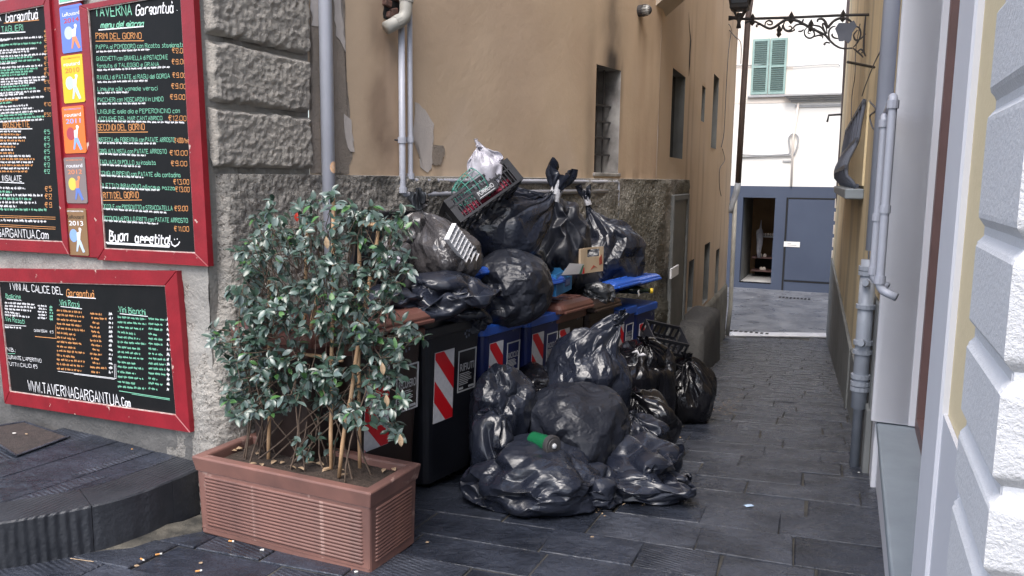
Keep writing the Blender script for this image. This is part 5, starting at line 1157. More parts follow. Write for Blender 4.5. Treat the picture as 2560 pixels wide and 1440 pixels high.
# ------------------------------------------------------------------ wheelie bins in a row along the wall
F0b = z0(hg(1120, 1215)); FBn = Fr(F0b, dA)          # x along the row, y towards the wall
def bx(px, off=0, py=900): return FBn.at(px, py, off)[0]
def make_bin(name, label, xc, w, d, h, mbody, mlid, strip_x, word, lid_ang=0, off=0, yaw=0, strip_top=.10, strip_h=.42, strip_w=None, label_x=None, lid=True, gap=0, rimmat=None):
    g = gz(FBn.P(xc, off, 0)[1]); fr = Fr(FBn.P(xc, off, g), FBn.x); fr = fr.rotz(yaw)
    root = empty('wheelie_bin', fr.o, label, 'wheelie bin', 'wheelie bins lined up along the wall'); tag_ = fr
    S = [(.05, .80, .70), (.09, .83, .74), (.5, .90, .86), (h - .07, 1.0, .99), (h - .065, 1.02, 1.01)]
    def sec(f, z, sw, sd, r=.05): yo = d * (1 - sd) * .25; return [f.P(x, y + d * sd / 2 + yo, z) for x, y in rrect(w * sw, d * sd, r, 5)]
    m = MB(); m.loft([sec(fr, *s_) for s_ in S]); build(m, 'body', mbody, root, smooth=False, bev=0)
    rm = rimmat or mlid
    m = MB(); m.loft([sec(fr, h - .075, 1.05, 1.04), sec(fr, h - .07, 1.10, 1.08), sec(fr, h - .02, 1.11, 1.09), sec(fr, h - .012, 1.08, 1.06)]); build(m, 'rim', rm, root)
    if lid:
        hf = fr.sub(0, d * 1.02, h).rotx(0); hf = Fr(hf.o, hf.x, hf.z, hf.y); a = lid_ang
        # turn the lid about its rear hinge
        y2 = hf.y * math.cos(a) - hf.z * math.sin(a); z2 = hf.z * math.cos(a) + hf.y * math.sin(a); lf = Fr(hf.o, hf.x, z2, y2)
        LD = empty('lid', lf.o, parent=root)
        def ls(k, z, sx, sy): return [lf.P(x, y - d * .56, z + gap) for x, y in rrect(w * sx, d * sy, .05, 5)]
        m = MB(); m.loft([ls(0, -.015, 1.17, 1.17), ls(0, .02, 1.18, 1.18), ls(0, .045, 1.10, 1.10), ls(0, .065, .92, .94), ls(0, .07, .7, .8)]); build(m, 'lid_shell', mlid, LD, bev=.004)
        for k in range(3):
            x = (-.3 + .3 * k) * w; build(B1(lf, x - .03, x + .03, -d * 1.0, -d * .2, .055 + gap, .078 + gap), 'lid_ridge', mlid, LD, bev=.006)
        m = MB(); m.box(lf, -w * .5, w * .5, -d * 1.17, -d * 1.12, -.02 + gap, .004 + gap); build(m, 'lid_grip', mlid, LD, bev=.006)
    m = MB(); m.tube([fr.P(-w * .52, d * 1.03, h - .04), fr.P(w * .52, d * 1.03, h - .04)], .014, 8); build(m, 'handle', mbody, root, smooth=True)
    for s_ in (-1, 1):
        m = MB(); m.tube([fr.P(s_ * w * .36, d * .9, .1), fr.P(s_ * w * .5, d * .9, .1)], .1, 20); build(m, 'wheel', m_iron, root, bev=.01)
    # sloping front face frame
    yb, yt = d * .86 / 2 * 0 + (d * .86 * -.5 + d * .86 / 2 + d * .14 * .25 + 0), 0
    def fy(z):
        t = np.interp(z, [.5, h - .07], [.86, .99]); return d * t / 2 - d * t / 2 + d * (1 - t) * .25
    za, zt_ = .5, h - .07; sl_ = math.atan2(fy(za) - fy(zt_), zt_ - za)
    ff = Fr(fr.P(0, fy(zt_), zt_), fr.x, fr.z * math.cos(sl_) - fr.y * math.sin(sl_) * 1.0, fr.y * math.cos(sl_) + fr.z * math.sin(sl_))
    if strip_x is not None:
        sw = strip_w or w * .33; x0 = strip_x * w - sw / 2; x1 = x0 + sw; t0 = -strip_top; t1 = t0 - strip_h
        st_ = build(B1(ff, x0, x1, -.003, .01, t1, t0), 'reflective_strip', m_white_s, root)
        p = sw * 1.18; k = 0; zt2 = t0 + p * .0
        for k in range(-1, 6):
            za_, zb_ = t0 + p * .42 - k * p * 1.0 * 1.18, 0; 
            # red band falls from upper left to lower right
            q = [(x0, za_), (x0, za_ - p * .6), (x1, za_ - p * .6 - sw * 1.15), (x1, za_ - sw * 1.15)]
            poly = [(x, z) for x, z in q]
            def clip(poly, lim, keep):
                out = []
                for i in range(len(poly)):
                    a_, b_ = poly[i], poly[(i + 1) % len(poly)]; ia, ib = keep(a_[1], lim), keep(b_[1], lim)
                    if ia: out.append(a_)
                    if ia != ib: t = (lim - a_[1]) / (b_[1] - a_[1]); out.append((a_[0] + (b_[0] - a_[0]) * t, lim))
                return out
            poly = clip(poly, t0 - .002, lambda v, l: v <= l); poly = clip(poly, t1 + .002, lambda v, l: v >= l) if poly else poly
            if len(poly) > 2:
                m = MB(); m.add([ff.P(x, -.0042, z) for x, z in poly], [tuple(range(len(poly)))]); build(m, 'red_band', m_red_s, st_)
    if word is not None:
        lw = w * .33; xc_ = label_x * w; lh = lw * 1.42; z1 = -strip_top - .03; z0_ = z1 - lh; x0, x1 = xc_ - lw / 2, xc_ + lw / 2; e = .008
        lb = empty('label_sticker', ff.P(xc_, -.003, (z0_ + z1) / 2), parent=root)
        m = MB()
        for b_ in ((x0, x1, z1 - e, z1), (x0, x1, z0_, z0_ + e), (x0, x0 + e, z0_ + e, z1 - e), (x1 - e, x1, z0_ + e, z1 - e)): m.box(ff, b_[0], b_[1], -.003, .004, b_[2], b_[3])
        build(m, 'border', m_print, lb)
        m = MB(); put_text(m, ff, word, x0 + lw * .1, x0 + lw * (.88 if len(word) > 6 else .75), z0_ + lh * .5, z0_ + lh * .68, -.0032); build(m, 'lettering', m_print, lb)
        m = MB(); rr = random.Random(3)
        for k in range(7): m.box(ff, x0 + lw * .1, x0 + lw * rr.uniform(.55, .88), -.0032, .003, z0_ + lh * (.43 - k * .043), z0_ + lh * (.43 - k * .043) + .0035)
        m.box(ff, x0 + lw * .1, x0 + lw * .3, -.0032, .003, z0_ + lh * .06, z0_ + lh * .11); m.box(ff, x0 + lw * .62, x0 + lw * .9, -.0032, .003, z0_ + lh * .06, z0_ + lh * .11)
        build(m, 'fine_print', m_print, lb)
        m = MB(); cx, cz = x0 + lw * .45, z1 + .10
        for k in range(5): a = k * 1.257 + .6; m.box(ff, cx + .022 * math.cos(a) - .006, cx + .022 * math.cos(a) + .006, -.002, .004, cz + .022 * math.sin(a) - .008, cz + .022 * math.sin(a) + .008)
        build(m, 'moulded_emblem', m_cablesheath, root)
    return root
hh = lambda px, py, off=0: FBn.at(px, py, off)[2] - gz(FBn.P(bx(px, off), off, 0)[1])
make_bin('b', 'red brown lidded brown bin half hidden behind the left of the shrub', bx(855, .06), .50, .5, 1.0, m_bin_brown, m_lid_brown, .2, None, 0, .06, strip_top=.5, strip_h=.4)
make_bin('b', 'brown bin with red brown lid reading RECUPERO, between shrub and black bin', bx(975, -.05), .56, .56, 1.0, m_bin_brown, m_lid_brown, -.16, 'RECUPERO', .02, -.05, strip_top=.10, strip_h=.44, label_x=.27, gap=.03)
make_bin('b', 'black bin reading RIFIUTI with open charcoal lid, right of the RECUPERO bin', bx(1138), .56, .55, 1.02, m_bin_black, m_lid_black, -.17, 'RIFIUTI', 1.45, 0, strip_top=.10, strip_h=.43, label_x=.24)
hB1 = hh(1262, 797)
make_bin('b', 'blue bin reading RICICLO nearest the black RIFIUTI bin, buried under a dark sack', bx(1262), .47, .5, .99, m_bin_blue, m_lid_blue, -.2, 'RICICLO', .62, 0, strip_top=.06, strip_h=.42, label_x=.24)
make_bin('b', 'blue bin second from the black RIFIUTI bin with clear bright blue rim', bx(1362), .46, .5, 1.02, m_bin_blue, m_lid_blue, -.2, 'RICICLO', .38, 0, strip_top=.06, strip_h=.45, label_x=.24)
make_bin('b', 'dark brown bin next to the second blue bin, red brown rim', bx(1427), .45, .5, 1.03, m_bin_brown, m_lid_brown, -.22, 'RECUPERO', .03, 0, strip_top=.06, label_x=.24)
make_bin('b', 'dark brown bin with blackish rim in the middle of the far row', bx(1500), .45, .5, 1.03, m_bin_brown, m_bin_brown, -.2, 'RECUPERO', .03, 0, strip_top=.06, label_x=.24)
make_bin('b', 'blue bin second from the far end, mostly hidden behind the peaked sack', bx(1560), .44, .5, 1.03, m_bin_blue, m_lid_blue, -.2, 'RICICLO', .35, 0, strip_top=.06, label_x=.24)
make_bin('b', 'last blue bin of the row with half raised bright blue lid', bx(1612), .47, .5, 1.05, m_bin_blue, m_lid_blue, -.12, 'CARTA', .38, 0, strip_top=.10, strip_h=.42, label_x=.3)

# ------------------------------------------------------------------ rubbish sacks
def RB(px, py, off): q = FBn.at(px, py, off); return FBn.P(*q)       # on a plane parallel to the row
def dep(p): return -(CM.T @ (p - O))[2]
def sz(p, rpx): return rpx * dep(p) / FPX
def ubag(px, py, off, rx, rz, ry, label, **k):
    c = RB(px, py, off); return bag(label, c, (sz(c, rx), ry, sz(c, rz)), **k)
def gbag(px, py, Y, rx, rz, ry, label, **k):
    c = hy(px, py, Y); return bag(label, c, (sz(c, rx), ry, sz(c, rz)), floor=True, group='rubbish bags dumped on the paving', **k)
ubag(1250, 556, .28, 124, 100, .29, 'largest black sack on top of the heap with taped neck, under the black crate', neck=(.9, 0, .55), nh=.06, tail=(.16, .10, (.25, -.1, 1)), tape=.15, seed=11, pleat=.05, kp=15, nw=.5, flat=.95, levels=5, ex=(.05, .04, .02), lump=.06, stars=2, facet=.3)
ubag(1392, 618, .32, 74, 96, .24, 'limp black sack slumped between the two taped sacks on the heap', mat=m_bag_d, seed=12, ex=(.2, .12, .05), lump=.22, flat=.95, stars=5, pleat=0)
ubag(1512, 640, .34, 90, 90, .25, 'black sack with upright tuft and white taped neck on the far bins', neck=(-.35, -.05, 1), nh=.13, tail=(.11, .07, (-.25, 0, 1)), tape=.09, seed=13, pleat=.035, kp=13, nw=.38, levels=5, ex=(.12, .08, .04))
ubag(1274, 722, .04, 98, 90, .27, 'smooth dark grey sack drooping over the front of the blue bins', mat=m_bag_d, seed=14, ex=(.06, .05, .03), lump=.08, flat=.95, neck=(-.6, -.5, -.9), nh=.02, pleat=.03, kp=15, pinch=.3, levels=5, stars=2, facet=.35)
ubag(1105, 638, .18, 80, 88, .24, 'pointed grey translucent sack with knotted top on the black bin', neck=(-.5, 0, 1), nh=.12, tail=(.10, .06, (-.2, 0, 1)), seed=15, pleat=.03, kp=9, nw=.5, mat=m_bag_g, levels=5, neckmat=m_bag_s)
ubag(1105, 742, .05, 112, 66, .28, 'crushed shiny black sack spilling over the rim of the black bin', seed=16, ex=(.34, .22, .1), lump=.3, flat=.8, stars=6, levels=5, facet=.4, mat=m_bag)
ubag(1150, 775, -.02, 58, 34, .14, 'small crumpled sack end hanging over the black bin rim', seed=17, ex=(.36, .24, .1), lump=.35, stars=5, facet=.4, flat=.9)
ubag(1195, 790, -.02, 28, 34, .07, 'loose torn sack tip dangling at the right of the black bin', seed=18, ex=(.36, .24, .1), lump=.4, flat=1)
ubag(985, 670, .22, 50, 66, .2, 'smoky clear sack of bottles half hidden behind the shrub', seed=19, mat=m_bag_g, ex=(.28, .18, .08), lump=.25, flat=.95)
ubag(1040, 590, .34, 55, 52, .14, 'grey limp sack leaning on the open black lid', seed=20, mat=m_bag_g, ex=(.26, .18, .08), lump=.25, neck=(.1, 0, 1), nh=.05, tail=(.07, .07), flat=.95)
ubag(975, 745, .12, 70, 32, .2, 'low dark blue black sack behind the shrub on the brown bin', seed=21, ex=(.25, .15, .06), lump=.2)
ubag(1335, 670, .30, 40, 60, .2, 'dull grey green sack wedged at the centre of the heap', seed=22, mat=m_bag_s, ex=(.2, .12, .05), lump=.2, flat=1)
ubag(1497, 738, .06, 42, 30, .14, 'small flat grey sack lying on the brown bins right of the blue crate', seed=23, mat=m_bag_s, ex=(.22, .14, .07), lump=.22)
ubag(1440, 690, .36, 60, 55, .18, 'dark sack in shadow behind the blue crate', seed=24, ex=(.2, .1, .05))
ubag(1200, 650, .42, 70, 70, .2, 'dark sack at the back of the heap beside the wall', seed=25, ex=(.2, .1, .05))
ubag(1580, 690, .40, 24, 36, .12, 'small black sack corner behind the last blue bin', seed=26, ex=(.2, .1, .05))
# sacks on the ground, far to near
gbag(1716, 968, 6.95, 66, 82, .26, 'round glossy black sack at the right edge of the pile by the alley', seed=31, neck=(-.1, -.35, 1), nh=.05, pleat=.045, kp=15, nw=.5, mat=m_bag_k, levels=5, tail=(.05, .04), flat=.92)
gbag(1608, 925, 6.4, 78, 74, .26, 'glossy black sack tied with a white ribbon below the fallen black crate', seed=32, neck=(-.1, -.5, 1), nh=.03, pleat=.04, kp=13, mat=m_bag_k, levels=5, ex=(.2, .12, .05), tail=(.04, .035), flat=1)
gbag(1335, 965, 5.35, 60, 50, .2, 'small black sack squeezed between the bins and the peaked sack', seed=33, ex=(.22, .14, .06), mat=m_bag_k, flat=1)
gbag(1606, 1058, 5.45, 78, 84, .26, 'dark sack behind and right of the big centre sack', mat=m_bag_k, seed=34, ex=(.2, .12, .05), flat=1, neck=(-.4, -.4, 1), nh=.03, pleat=.03, kp=9)
gbag(1258, 1010, 4.85, 76, 92, .22, 'upright sack against the blue bin at the left of the ground pile', seed=35, ex=(.07, .06, .03), facet=.7, nf=22, flat=1, levels=5, stars=5, lump=.15)
gbag(1232, 1120, 4.56, 58, 98, .16, 'slack folded sack under the upright sack beside the black bin', seed=36, ex=(.24, .14, .06), flat=1)
gbag(1470, 960, 5.3, 100, 125, .25, 'tall peaked black sack rising to a twisted point in front of the bins', seed=37, neck=(.5, 0, 1), nh=.10, pinch=.6, nw=.38, pleat=.035, kp=9, levels=5, ex=(.06, .06, .03), facet=.7, nf=24, flat=1, tail=(.07, .03, (.7, 0, 1)))
gbag(1436, 1062, 4.85, 122, 92, .30, 'big dull black sack in the centre of the ground pile behind the green can', mat=m_bag_d, seed=38, ex=(.05, .05, .025), levels=5, flat=1, stars=3, lump=.08, facet=.5, nf=22)
gbag(1590, 1085, 5.1, 68, 52, .18, 'black sack with gathered neck right of the centre sack', seed=39, neck=(-.2, -.3, 1), nh=.04, pleat=.04, kp=11, ex=(.15, .1, .04), flat=1)
gbag(1348, 1198, 4.36, 158, 78, .28, 'large crumpled dark blue black sack lying in front of the pile', seed=40, ex=(.12, .09, .05), levels=5, flat=.9, stars=7, lump=.16, facet=.7, nf=24)
gbag(1455, 1215, 4.4, 92, 58, .2, 'lower fold of plastic at the right of the large front sack', seed=41, ex=(.22, .14, .07), levels=5, flat=.9, stars=5, lump=.2)
gbag(1592, 1148, 4.72, 92, 54, .24, 'deflated black sack spread right of the large front sack', seed=42, ex=(.28, .2, .09), levels=5, flat=.9, stars=6, lump=.25)
gbag(1598, 1208, 4.46, 108, 30, .15, 'flat empty black sack trailing to a point on the wet paving', seed=43, ex=(.34, .22, .1), levels=5, flat=.9, stars=6, lump=.25, fr=W0.rotz(-.25))
gbag(1665, 1195, 4.6, 58, 16, .08, 'thin tip of black plastic lying at the right of the pile', seed=44, ex=(.34, .22, .1), flat=.9, lump=.3)
# ------------------------------------------------------------------ crates and odd rubbish on the heap
def frame_px(pa, pb, pc, off):    # frame on the row plane: origin at pa, x towards pb, z roughly towards pc, y into the wall
    a, b, c = RB(*pa, off), RB(*pb, off), RB(*pc, off); x = nrm(b - a); z = c - a; z = nrm(z - x * (z @ x)); return Fr(a, x, z, np.cross(z, x)), np.linalg.norm(b - a), abs((c - a) @ z)
# large black crate resting tilted on the biggest sack
ca, cb_, cc1 = hy(1152, 556, 5.0), hy(1310, 446, 5.22), hy(1112, 496, 5.04)
cx_ = nrm(cb_ - ca); cz_ = cc1 - ca; cz_ = nrm(cz_ - cx_ * (cz_ @ cx_)); cf = Fr(ca, cx_, cz_); cw = np.linalg.norm(cb_ - ca)
m_crate = M('black crate plastic', (.014, .015, .019), (.025, .026, .032), 4, .38, bump=.05)
CR = empty('black_crate', cf.P(cw / 2, .15, 0), 'large black slatted crate lettered in white, tilted on top of the heap', 'crate')
cd = .34; t = .012; ch = .175
def pb(x0, x1, y0, y1, z0_, z1_, nm='slat', mt=None, par=None): return build(B1(cf, x0, x1, y0, y1, z0_, z1_), nm, mt or m_crate, par or CR)
for k in range(9): pb(.005 + k * (cw - .03) / 8, .02 + k * (cw - .03) / 8, t, cd - t, 0, t * .8, 'floor_slat')
for k in range(3): pb(.004, cw - .004, .06 + k * .1, .075 + k * .1, .001, t * .7, 'floor_slat')
for yy in (0, cd - t):
    pb(0, cw, yy, yy + t, ch - .018, ch, 'rail'); pb(0, cw, yy, yy + t, 0, .016, 'rail'); pb(0, cw, yy + .001, yy + t - .001, .105, .117, 'rail')
    for x0, x1 in ((0, .045), (cw - .045, cw)): pb(x0, x1, yy + .001, yy + t - .001, .016, ch - .018, 'corner_panel')
    n = 17
    for k in range(n):
        x = .055 + (cw - .116) * k / (n - 1)
        if yy == 0 and .36 * cw < x < .66 * cw: pb(x, x + .006, yy + .002, yy + t - .002, .117, ch - .018)
        else: pb(x, x + .006, yy + .002, yy + t - .002, .016, ch - .018)
pb(.36 * cw, .67 * cw, -.002, t, .045, .105, 'name_panel')
m = MB(); put_text(m, cf, 'POMMENO', .39 * cw, .63 * cw, .067, .098, -.004); build(m, 'lettering', m_print, CR)
m = MB(); m.box(cf, .38 * cw, .62 * cw, -.004, .0, .053, .057); build(m, 'underline', m_print, CR)
for x in (0, cw - t):
    pb(x, x + t, t, cd - t, ch - .035, ch, 'rail'); pb(x, x + t, t, cd - t, t, .06, 'rail')
    for y0, y1 in ((t, .1), (cd - .1, cd - t)): pb(x + .001, x + t - .001, y0, y1, .06, ch - .035, 'corner_panel')
    for k in range(4): pb(x + .001, x + t - .001, .12 + k * .03, .135 + k * .03, .06, ch - .035)
# contents: red net, white bag, green basket
m_rednet = M('crimson netting', (.28, .02, .05), (.2, .015, .04), 30, .5)
bag('crimson net of produce inside the black crate', cf.P(cw * .72, .09, .055), (.09, .05, .04), fr=cf, mat=m_rednet, seed=51, levels=3, name='produce_net', group=None, ex=(.2, .1, .05))
bag('second crimson net low at the left inside the black crate', cf.P(cw * .33, .07, .05), (.11, .04, .03), fr=cf, mat=m_rednet, seed=52, levels=3, name='produce_net', group=None, ex=(.2, .1, .05))
m_wbag = M('white carrier plastic', (.42, .41, .46), (.34, .33, .38), 6, .35, bump=.5, bs=25, spec=.6)
c = hy(1213, 432, 5.25); bag('crumpled white carrier bag standing in the black crate', c, (.11, .08, .15), mat=m_wbag, seed=53, name='carrier_bag', group=None, neck=(-.3, 0, 1), nh=.05, ex=(.25, .15, .06), levels=4, pleat=.02)
m_gw = M('green coated wire', (.03, .16, .13), (.05, .22, .18), 5, .4)
gc = hy(1180, 470, 5.2); gf = Fr(gc, cf.x, cf.z, cf.y); GBk = empty('wire_basket', gc, 'green round wire basket lying on its side in the black crate', 'basket')
for k, rr_ in enumerate((.06, .09, .105, .11)):
    ax = gf.P(-.12 + k * .06, 0, 0); m = MB(); m.tube([ax + gf.z * rr_ * math.cos(a) + gf.y * rr_ * math.sin(a) for a in np.arange(25) * math.pi / 12], .0035, 5); build(m, 'hoop', m_gw, GBk, smooth=True)
for k in range(14):
    a = k * math.pi / 7; dr = gf.z * math.cos(a) + gf.y * math.sin(a); m = MB(); m.tube([gf.P(-.12, 0, 0) + dr * .06, gf.P(-.06, 0, 0) + dr * .09, gf.P(0, 0, 0) + dr * .105, gf.P(.06, 0, 0) + dr * .11], .003, 5); build(m, 'rod', m_gw, GBk)
# white moulded crate with arches
wf, ww, wh = frame_px((1150, 640), (1190, 652), (1112, 572), .0)
wf = Fr(RB(1120, 578, -.04), -(RB(1182, 645, -.04) - RB(1120, 565, -.04)), nrm(np.cross(nrm(RB(1182, 645, -.04) - RB(1120, 565, -.04)), FBn.y)) * -1)
Lw = np.linalg.norm(RB(1182, 645, -.04) - RB(1125, 568, -.04)); WC = empty('white_crate', wf.P(-Lw / 2, 0, 0), 'white moulded plastic tray with ribs wedged between grey sack and biggest sack', 'tray')
m_wc = M('white tray plastic', (.70, .70, .72), rough=.4)
up_ = 1 if wf.z[2] > 0 else -1; wwid = .115
def wb(x0, x1, y0, y1, z0_, z1_, nm): build(B1(wf, -x1, -x0, y0, y1, min(z0_ * up_, z1_ * up_), max(z0_ * up_, z1_ * up_)), nm, m_wc, WC, bev=.003)
for z in (-.06, -.02, .045): wb(0, Lw, -.03, .0, z, z + .012, 'rail')
for k in range(9): wb(k * Lw / 8 - .004, k * Lw / 8 + .004, -.034, -.001, -.06, .057, 'rib')
wb(.001, Lw - .001, -.004, .002, .0, .05, 'web'); wb(Lw * .35, Lw * .95, -.006, .0, -.05, -.01, 'web')
# orange thing, blue wooden fruit crate, fruit box
m_orp = flat('orange plastic', (.6, .13, .04)); c = RB(1193, 640, .0)
m = MB(); m.loft([[Fr(c, FBn.x).P(x, y, z) for x, y in rrect(.06, .05, .02, 4)] for z in (-.012, .0, .012)]); build(m, 'orange_lid', m_orp, None, 'small orange plastic lid beside the half open blue lid', 'lid', bev=.003)
def BX(px, py, o): return RB(px, py, o)
# blue card crate
m_bc = M('light blue carton', (.03, .18, .42), (.035, .22, .5), 6, .55)
bf = Fr(BX(1390, 742, -.02), FBn.x); bw, bh = bx(1455, -.02) - bx(1390, -.02), .16
bf = bf.rotz(.25); bw *= 1.1
BC = empty('blue_crate', bf.P(bw / 2, .1, 0), 'light blue carton crate with a hand hole and dark framed emblem on the brown bin', 'crate')
hx0, hx1 = bw * .62, bw * .80
m = MB()
for b_ in ((0, bw, 0, bh * .70), (0, hx0, bh * .70, bh * .86), (hx1, bw, bh * .70, bh * .86), (0, bw, bh * .86, bh)): m.box(bf, b_[0], b_[1], 0, .008, b_[2], b_[3])
build(m, 'front_panel', m_bc, BC)
build(B1(bf, 0, .008, .008, .26, 0, bh), 'side_panel', m_bc, BC); build(B1(bf, bw - .008, bw, .008, .26, 0, bh), 'side_panel', m_bc, BC); build(B1(bf, 0, bw, .26, .268, 0, bh), 'back_panel', m_bc, BC)
m = MB(); m.slab(bf, [(bw * .55, .04), (bw * .86, .04), (bw * .88, .055), (bw * .88, .085), (bw * .86, .1), (bw * .57, .1), (bw * .53, .085), (bw * .53, .055)], .0, -.002); build(m, 'emblem', flat('navy print', (.02, .04, .16)), BC)
m = MB(); m.slab(bf, [(bw * .59, .052), (bw * .83, .052), (bw * .83, .088), (bw * .59, .088)], -.002, -.004); build(m, 'emblem_centre', flat('emblem grey', (.12, .16, .3)), BC)
# fruit box with printed end and folded flap
m_card = M('pale wood board', (.50, .37, .24), (.56, .44, .31), 8, .7); m_wf = flat('white card', (.5, .5, .53))
ff_ = Fr(BX(1458, 684, -.06), FBn.x).rotz(-.15); fw, fh = bx(1494, -.06) - bx(1458, -.06), .19; fw *= 1.05
FBX = empty('fruit_box', ff_.P(fw / 2, .1, 0), 'pale wooden fruit box with red printed leaf design and hand hole above the blue crate', 'fruit box')
m = MB()
for b_ in ((0, fw, 0, fh * .62), (0, fw * .18, fh * .62, fh * .93), (fw * .82, fw, fh * .62, fh * .93), (0, fw, fh * .93, fh)): m.box(ff_, b_[0], b_[1], 0, .008, b_[2], b_[3])
build(m, 'end_panel', m_card, FBX); build(B1(ff_, -.05, .0, -.012, .008, 0, fh * .98), 'corner_post', m_card, FBX); build(B1(ff_, fw - .01, fw, .008, .2, 0, fh * .5), 'side_panel', m_card, FBX)
m = MB(); m.slab(ff_, [(fw * .8, .05), (fw * .95, .06), (fw * .9, .13), (fw * .78, .1)], 0, -.002); m.slab(ff_, [(fw * .35, .02), (fw * .5, .055), (fw * .7, .03), (fw * .55, .04)], 0, -.002); build(m, 'red_print', flat('brick red print', (.35, .06, .04)), FBX)
m = MB(); m.hexa([RB(*p) for p in ((1403, 688, -.10), (1456, 684, -.11), (1458, 686, -.06), (1408, 690, -.03), (1424, 658, -.10), (1460, 660, -.11), (1460, 661, -.10), (1424, 659, -.09))]); build(m, 'flap', m_wf, FBX)
m = MB(); m.hexa([RB(*p) for p in ((1448, 684, -.112), (1454, 684, -.112), (1454, 684, -.108), (1448, 684, -.108), (1457, 662, -.112), (1460, 662, -.112), (1460, 662, -.108), (1457, 662, -.108))]); build(m, 'flap_print', flat('print dark green', (.03, .16, .09)), FBX)
m = MB(); m.hexa([RB(*p) for p in ((1456, 684, -.112), (1461, 684, -.112), (1461, 684, -.108), (1456, 684, -.108), (1459, 668, -.112), (1461, 670, -.112), (1461, 670, -.108), (1459, 668, -.108))]); build(m, 'flap_print', m_red_s, FBX)
# bottle with yellow cap, white papers
bo = RB(1625, 727, -.06); ax_ = nrm(FBn.y * .75 + UP * .05 + FBn.x * -.5)
BT = empty('bottle', bo, 'dark bottle lying with its yellow cap towards the alley on the last blue bin', 'bottle')
m = MB(); m.tube([bo, bo + ax_ * .05, bo + ax_ * .1, bo + ax_ * .28], [.018, .02, .038, .038], 14); build(m, 'glass', M('dark green glass', (.01, .02, .012), rough=.1), BT, smooth=True)
m = MB(); m.tube([bo - ax_ * .025, bo - ax_ * .022, bo + ax_ * .0], [.018, .024, .024], 14); build(m, 'cap', flat('yellow cap', (.62, .42, .03)), BT)
def paper(px, py, off, w, h, ang, label, mt=m_white, name='paper_scrap', ground=None):
    c = RB(px, py, off) if ground is None else hg(px, py) + [0, 0, .006]
    fr = Fr(c, FBn.x).roty(ang) if ground is None else Fr(c, (math.cos(ang), math.sin(ang), 0), np.cross((math.cos(ang), math.sin(ang), 0), (-math.sin(ang), math.cos(ang), 0)) * 1.0)
    n = 7; V = []
    for i in range(n):
        for j in range(n):
            u, v = (i / (n - 1) - .5), (j / (n - 1) - .5); b = .15 * vn(np.array([[u * 3 + px, v * 3, py * .1]]), 1)[0] * min(w, h)
            V.append(fr.P(u * w, b, v * h) if ground is None else c + np.array([math.cos(ang), math.sin(ang), 0]) * u * w + np.array([-math.sin(ang), math.cos(ang), 0]) * v * h + UP * (abs(b) * .6))
    m = MB(); m.grid(np.array(V).reshape(n, n, 3)); o = build(m, name, mt, None, label, 'paper', smooth=True)
    s_ = o.modifiers.new('thick', 'SOLIDIFY'); s_.thickness = .0012; return o
paper(1520, 600, .12, .03, .09, .3, 'narrow white paper strip on the taped sack')
paper(1572, 690, .14, .03, .14, -.2, 'curled white paper hanging right of the taped sack')
paper(1597, 733, -.03, .03, .06, .5, 'white paper scrap beside the yellow capped bottle')
paper(1569, 629, .1, .03, .04, .2, 'tiny white paper scrap at the right shoulder of the taped sack')
c = hy(1597, 888, 6.1); m = MB(); m.tube([c + [-.05, 0, .02], c + [-.02, -.01, .035], c, c + [.03, -.02, .01], c + [.06, 0, .0]], [.006, .014, .012, .014, .004], 7); build(m, 'ribbon_knot', m_tape, None, 'white ribbon knotted round the glossy sack on the ground', 'ribbon', smooth=True)
bag('clear crumpled cup like bag catching light behind the shrub', RB(975, 652, .02), (.05, .04, .04), mat=m_wbag, seed=61, levels=3, name='carrier_bag', group=None, ex=(.3, .2, .1))
bag('bunch of loose clear plastic on the flat grey sack side', RB(1162, 618, -.02), (.06, .03, .03), mat=m_bag_s, seed=62, levels=4, name='plastic_wrap', group=None, ex=(.3, .2, .1))
# green can with black disc end, on the ground
c = hy(1374, 1112, 4.33); ax_ = nrm(np.array([.62, -.75, .06])); CN = empty('paint_can', c - ax_ * .1, 'green can with black disc end lying between the front sack and centre sack', 'can')
pr_ = lambda z, r: (c + ax_ * z, r)
m = MB(); m.tube([c - ax_ * .14, c - ax_ * .0], [.048, .048], 24); build(m, 'can_body', flat('green tin', (.008, .11, .045)), CN, smooth=False)
m = MB(); m.tube([c, c + ax_ * .004, c + ax_ * .03, c + ax_ * .034], [.052, .058, .058, .052], 28); m.tube([c + ax_ * .034, c + ax_ * .037], [.04, .038], 24); build(m, 'disc', m_iron, CN)
m = MB(); m.tube([c + ax_ * .036, c + ax_ * .046, c + ax_ * .05], [.016, .014, .008], 14); build(m, 'hub', m_print, CN, smooth=True)
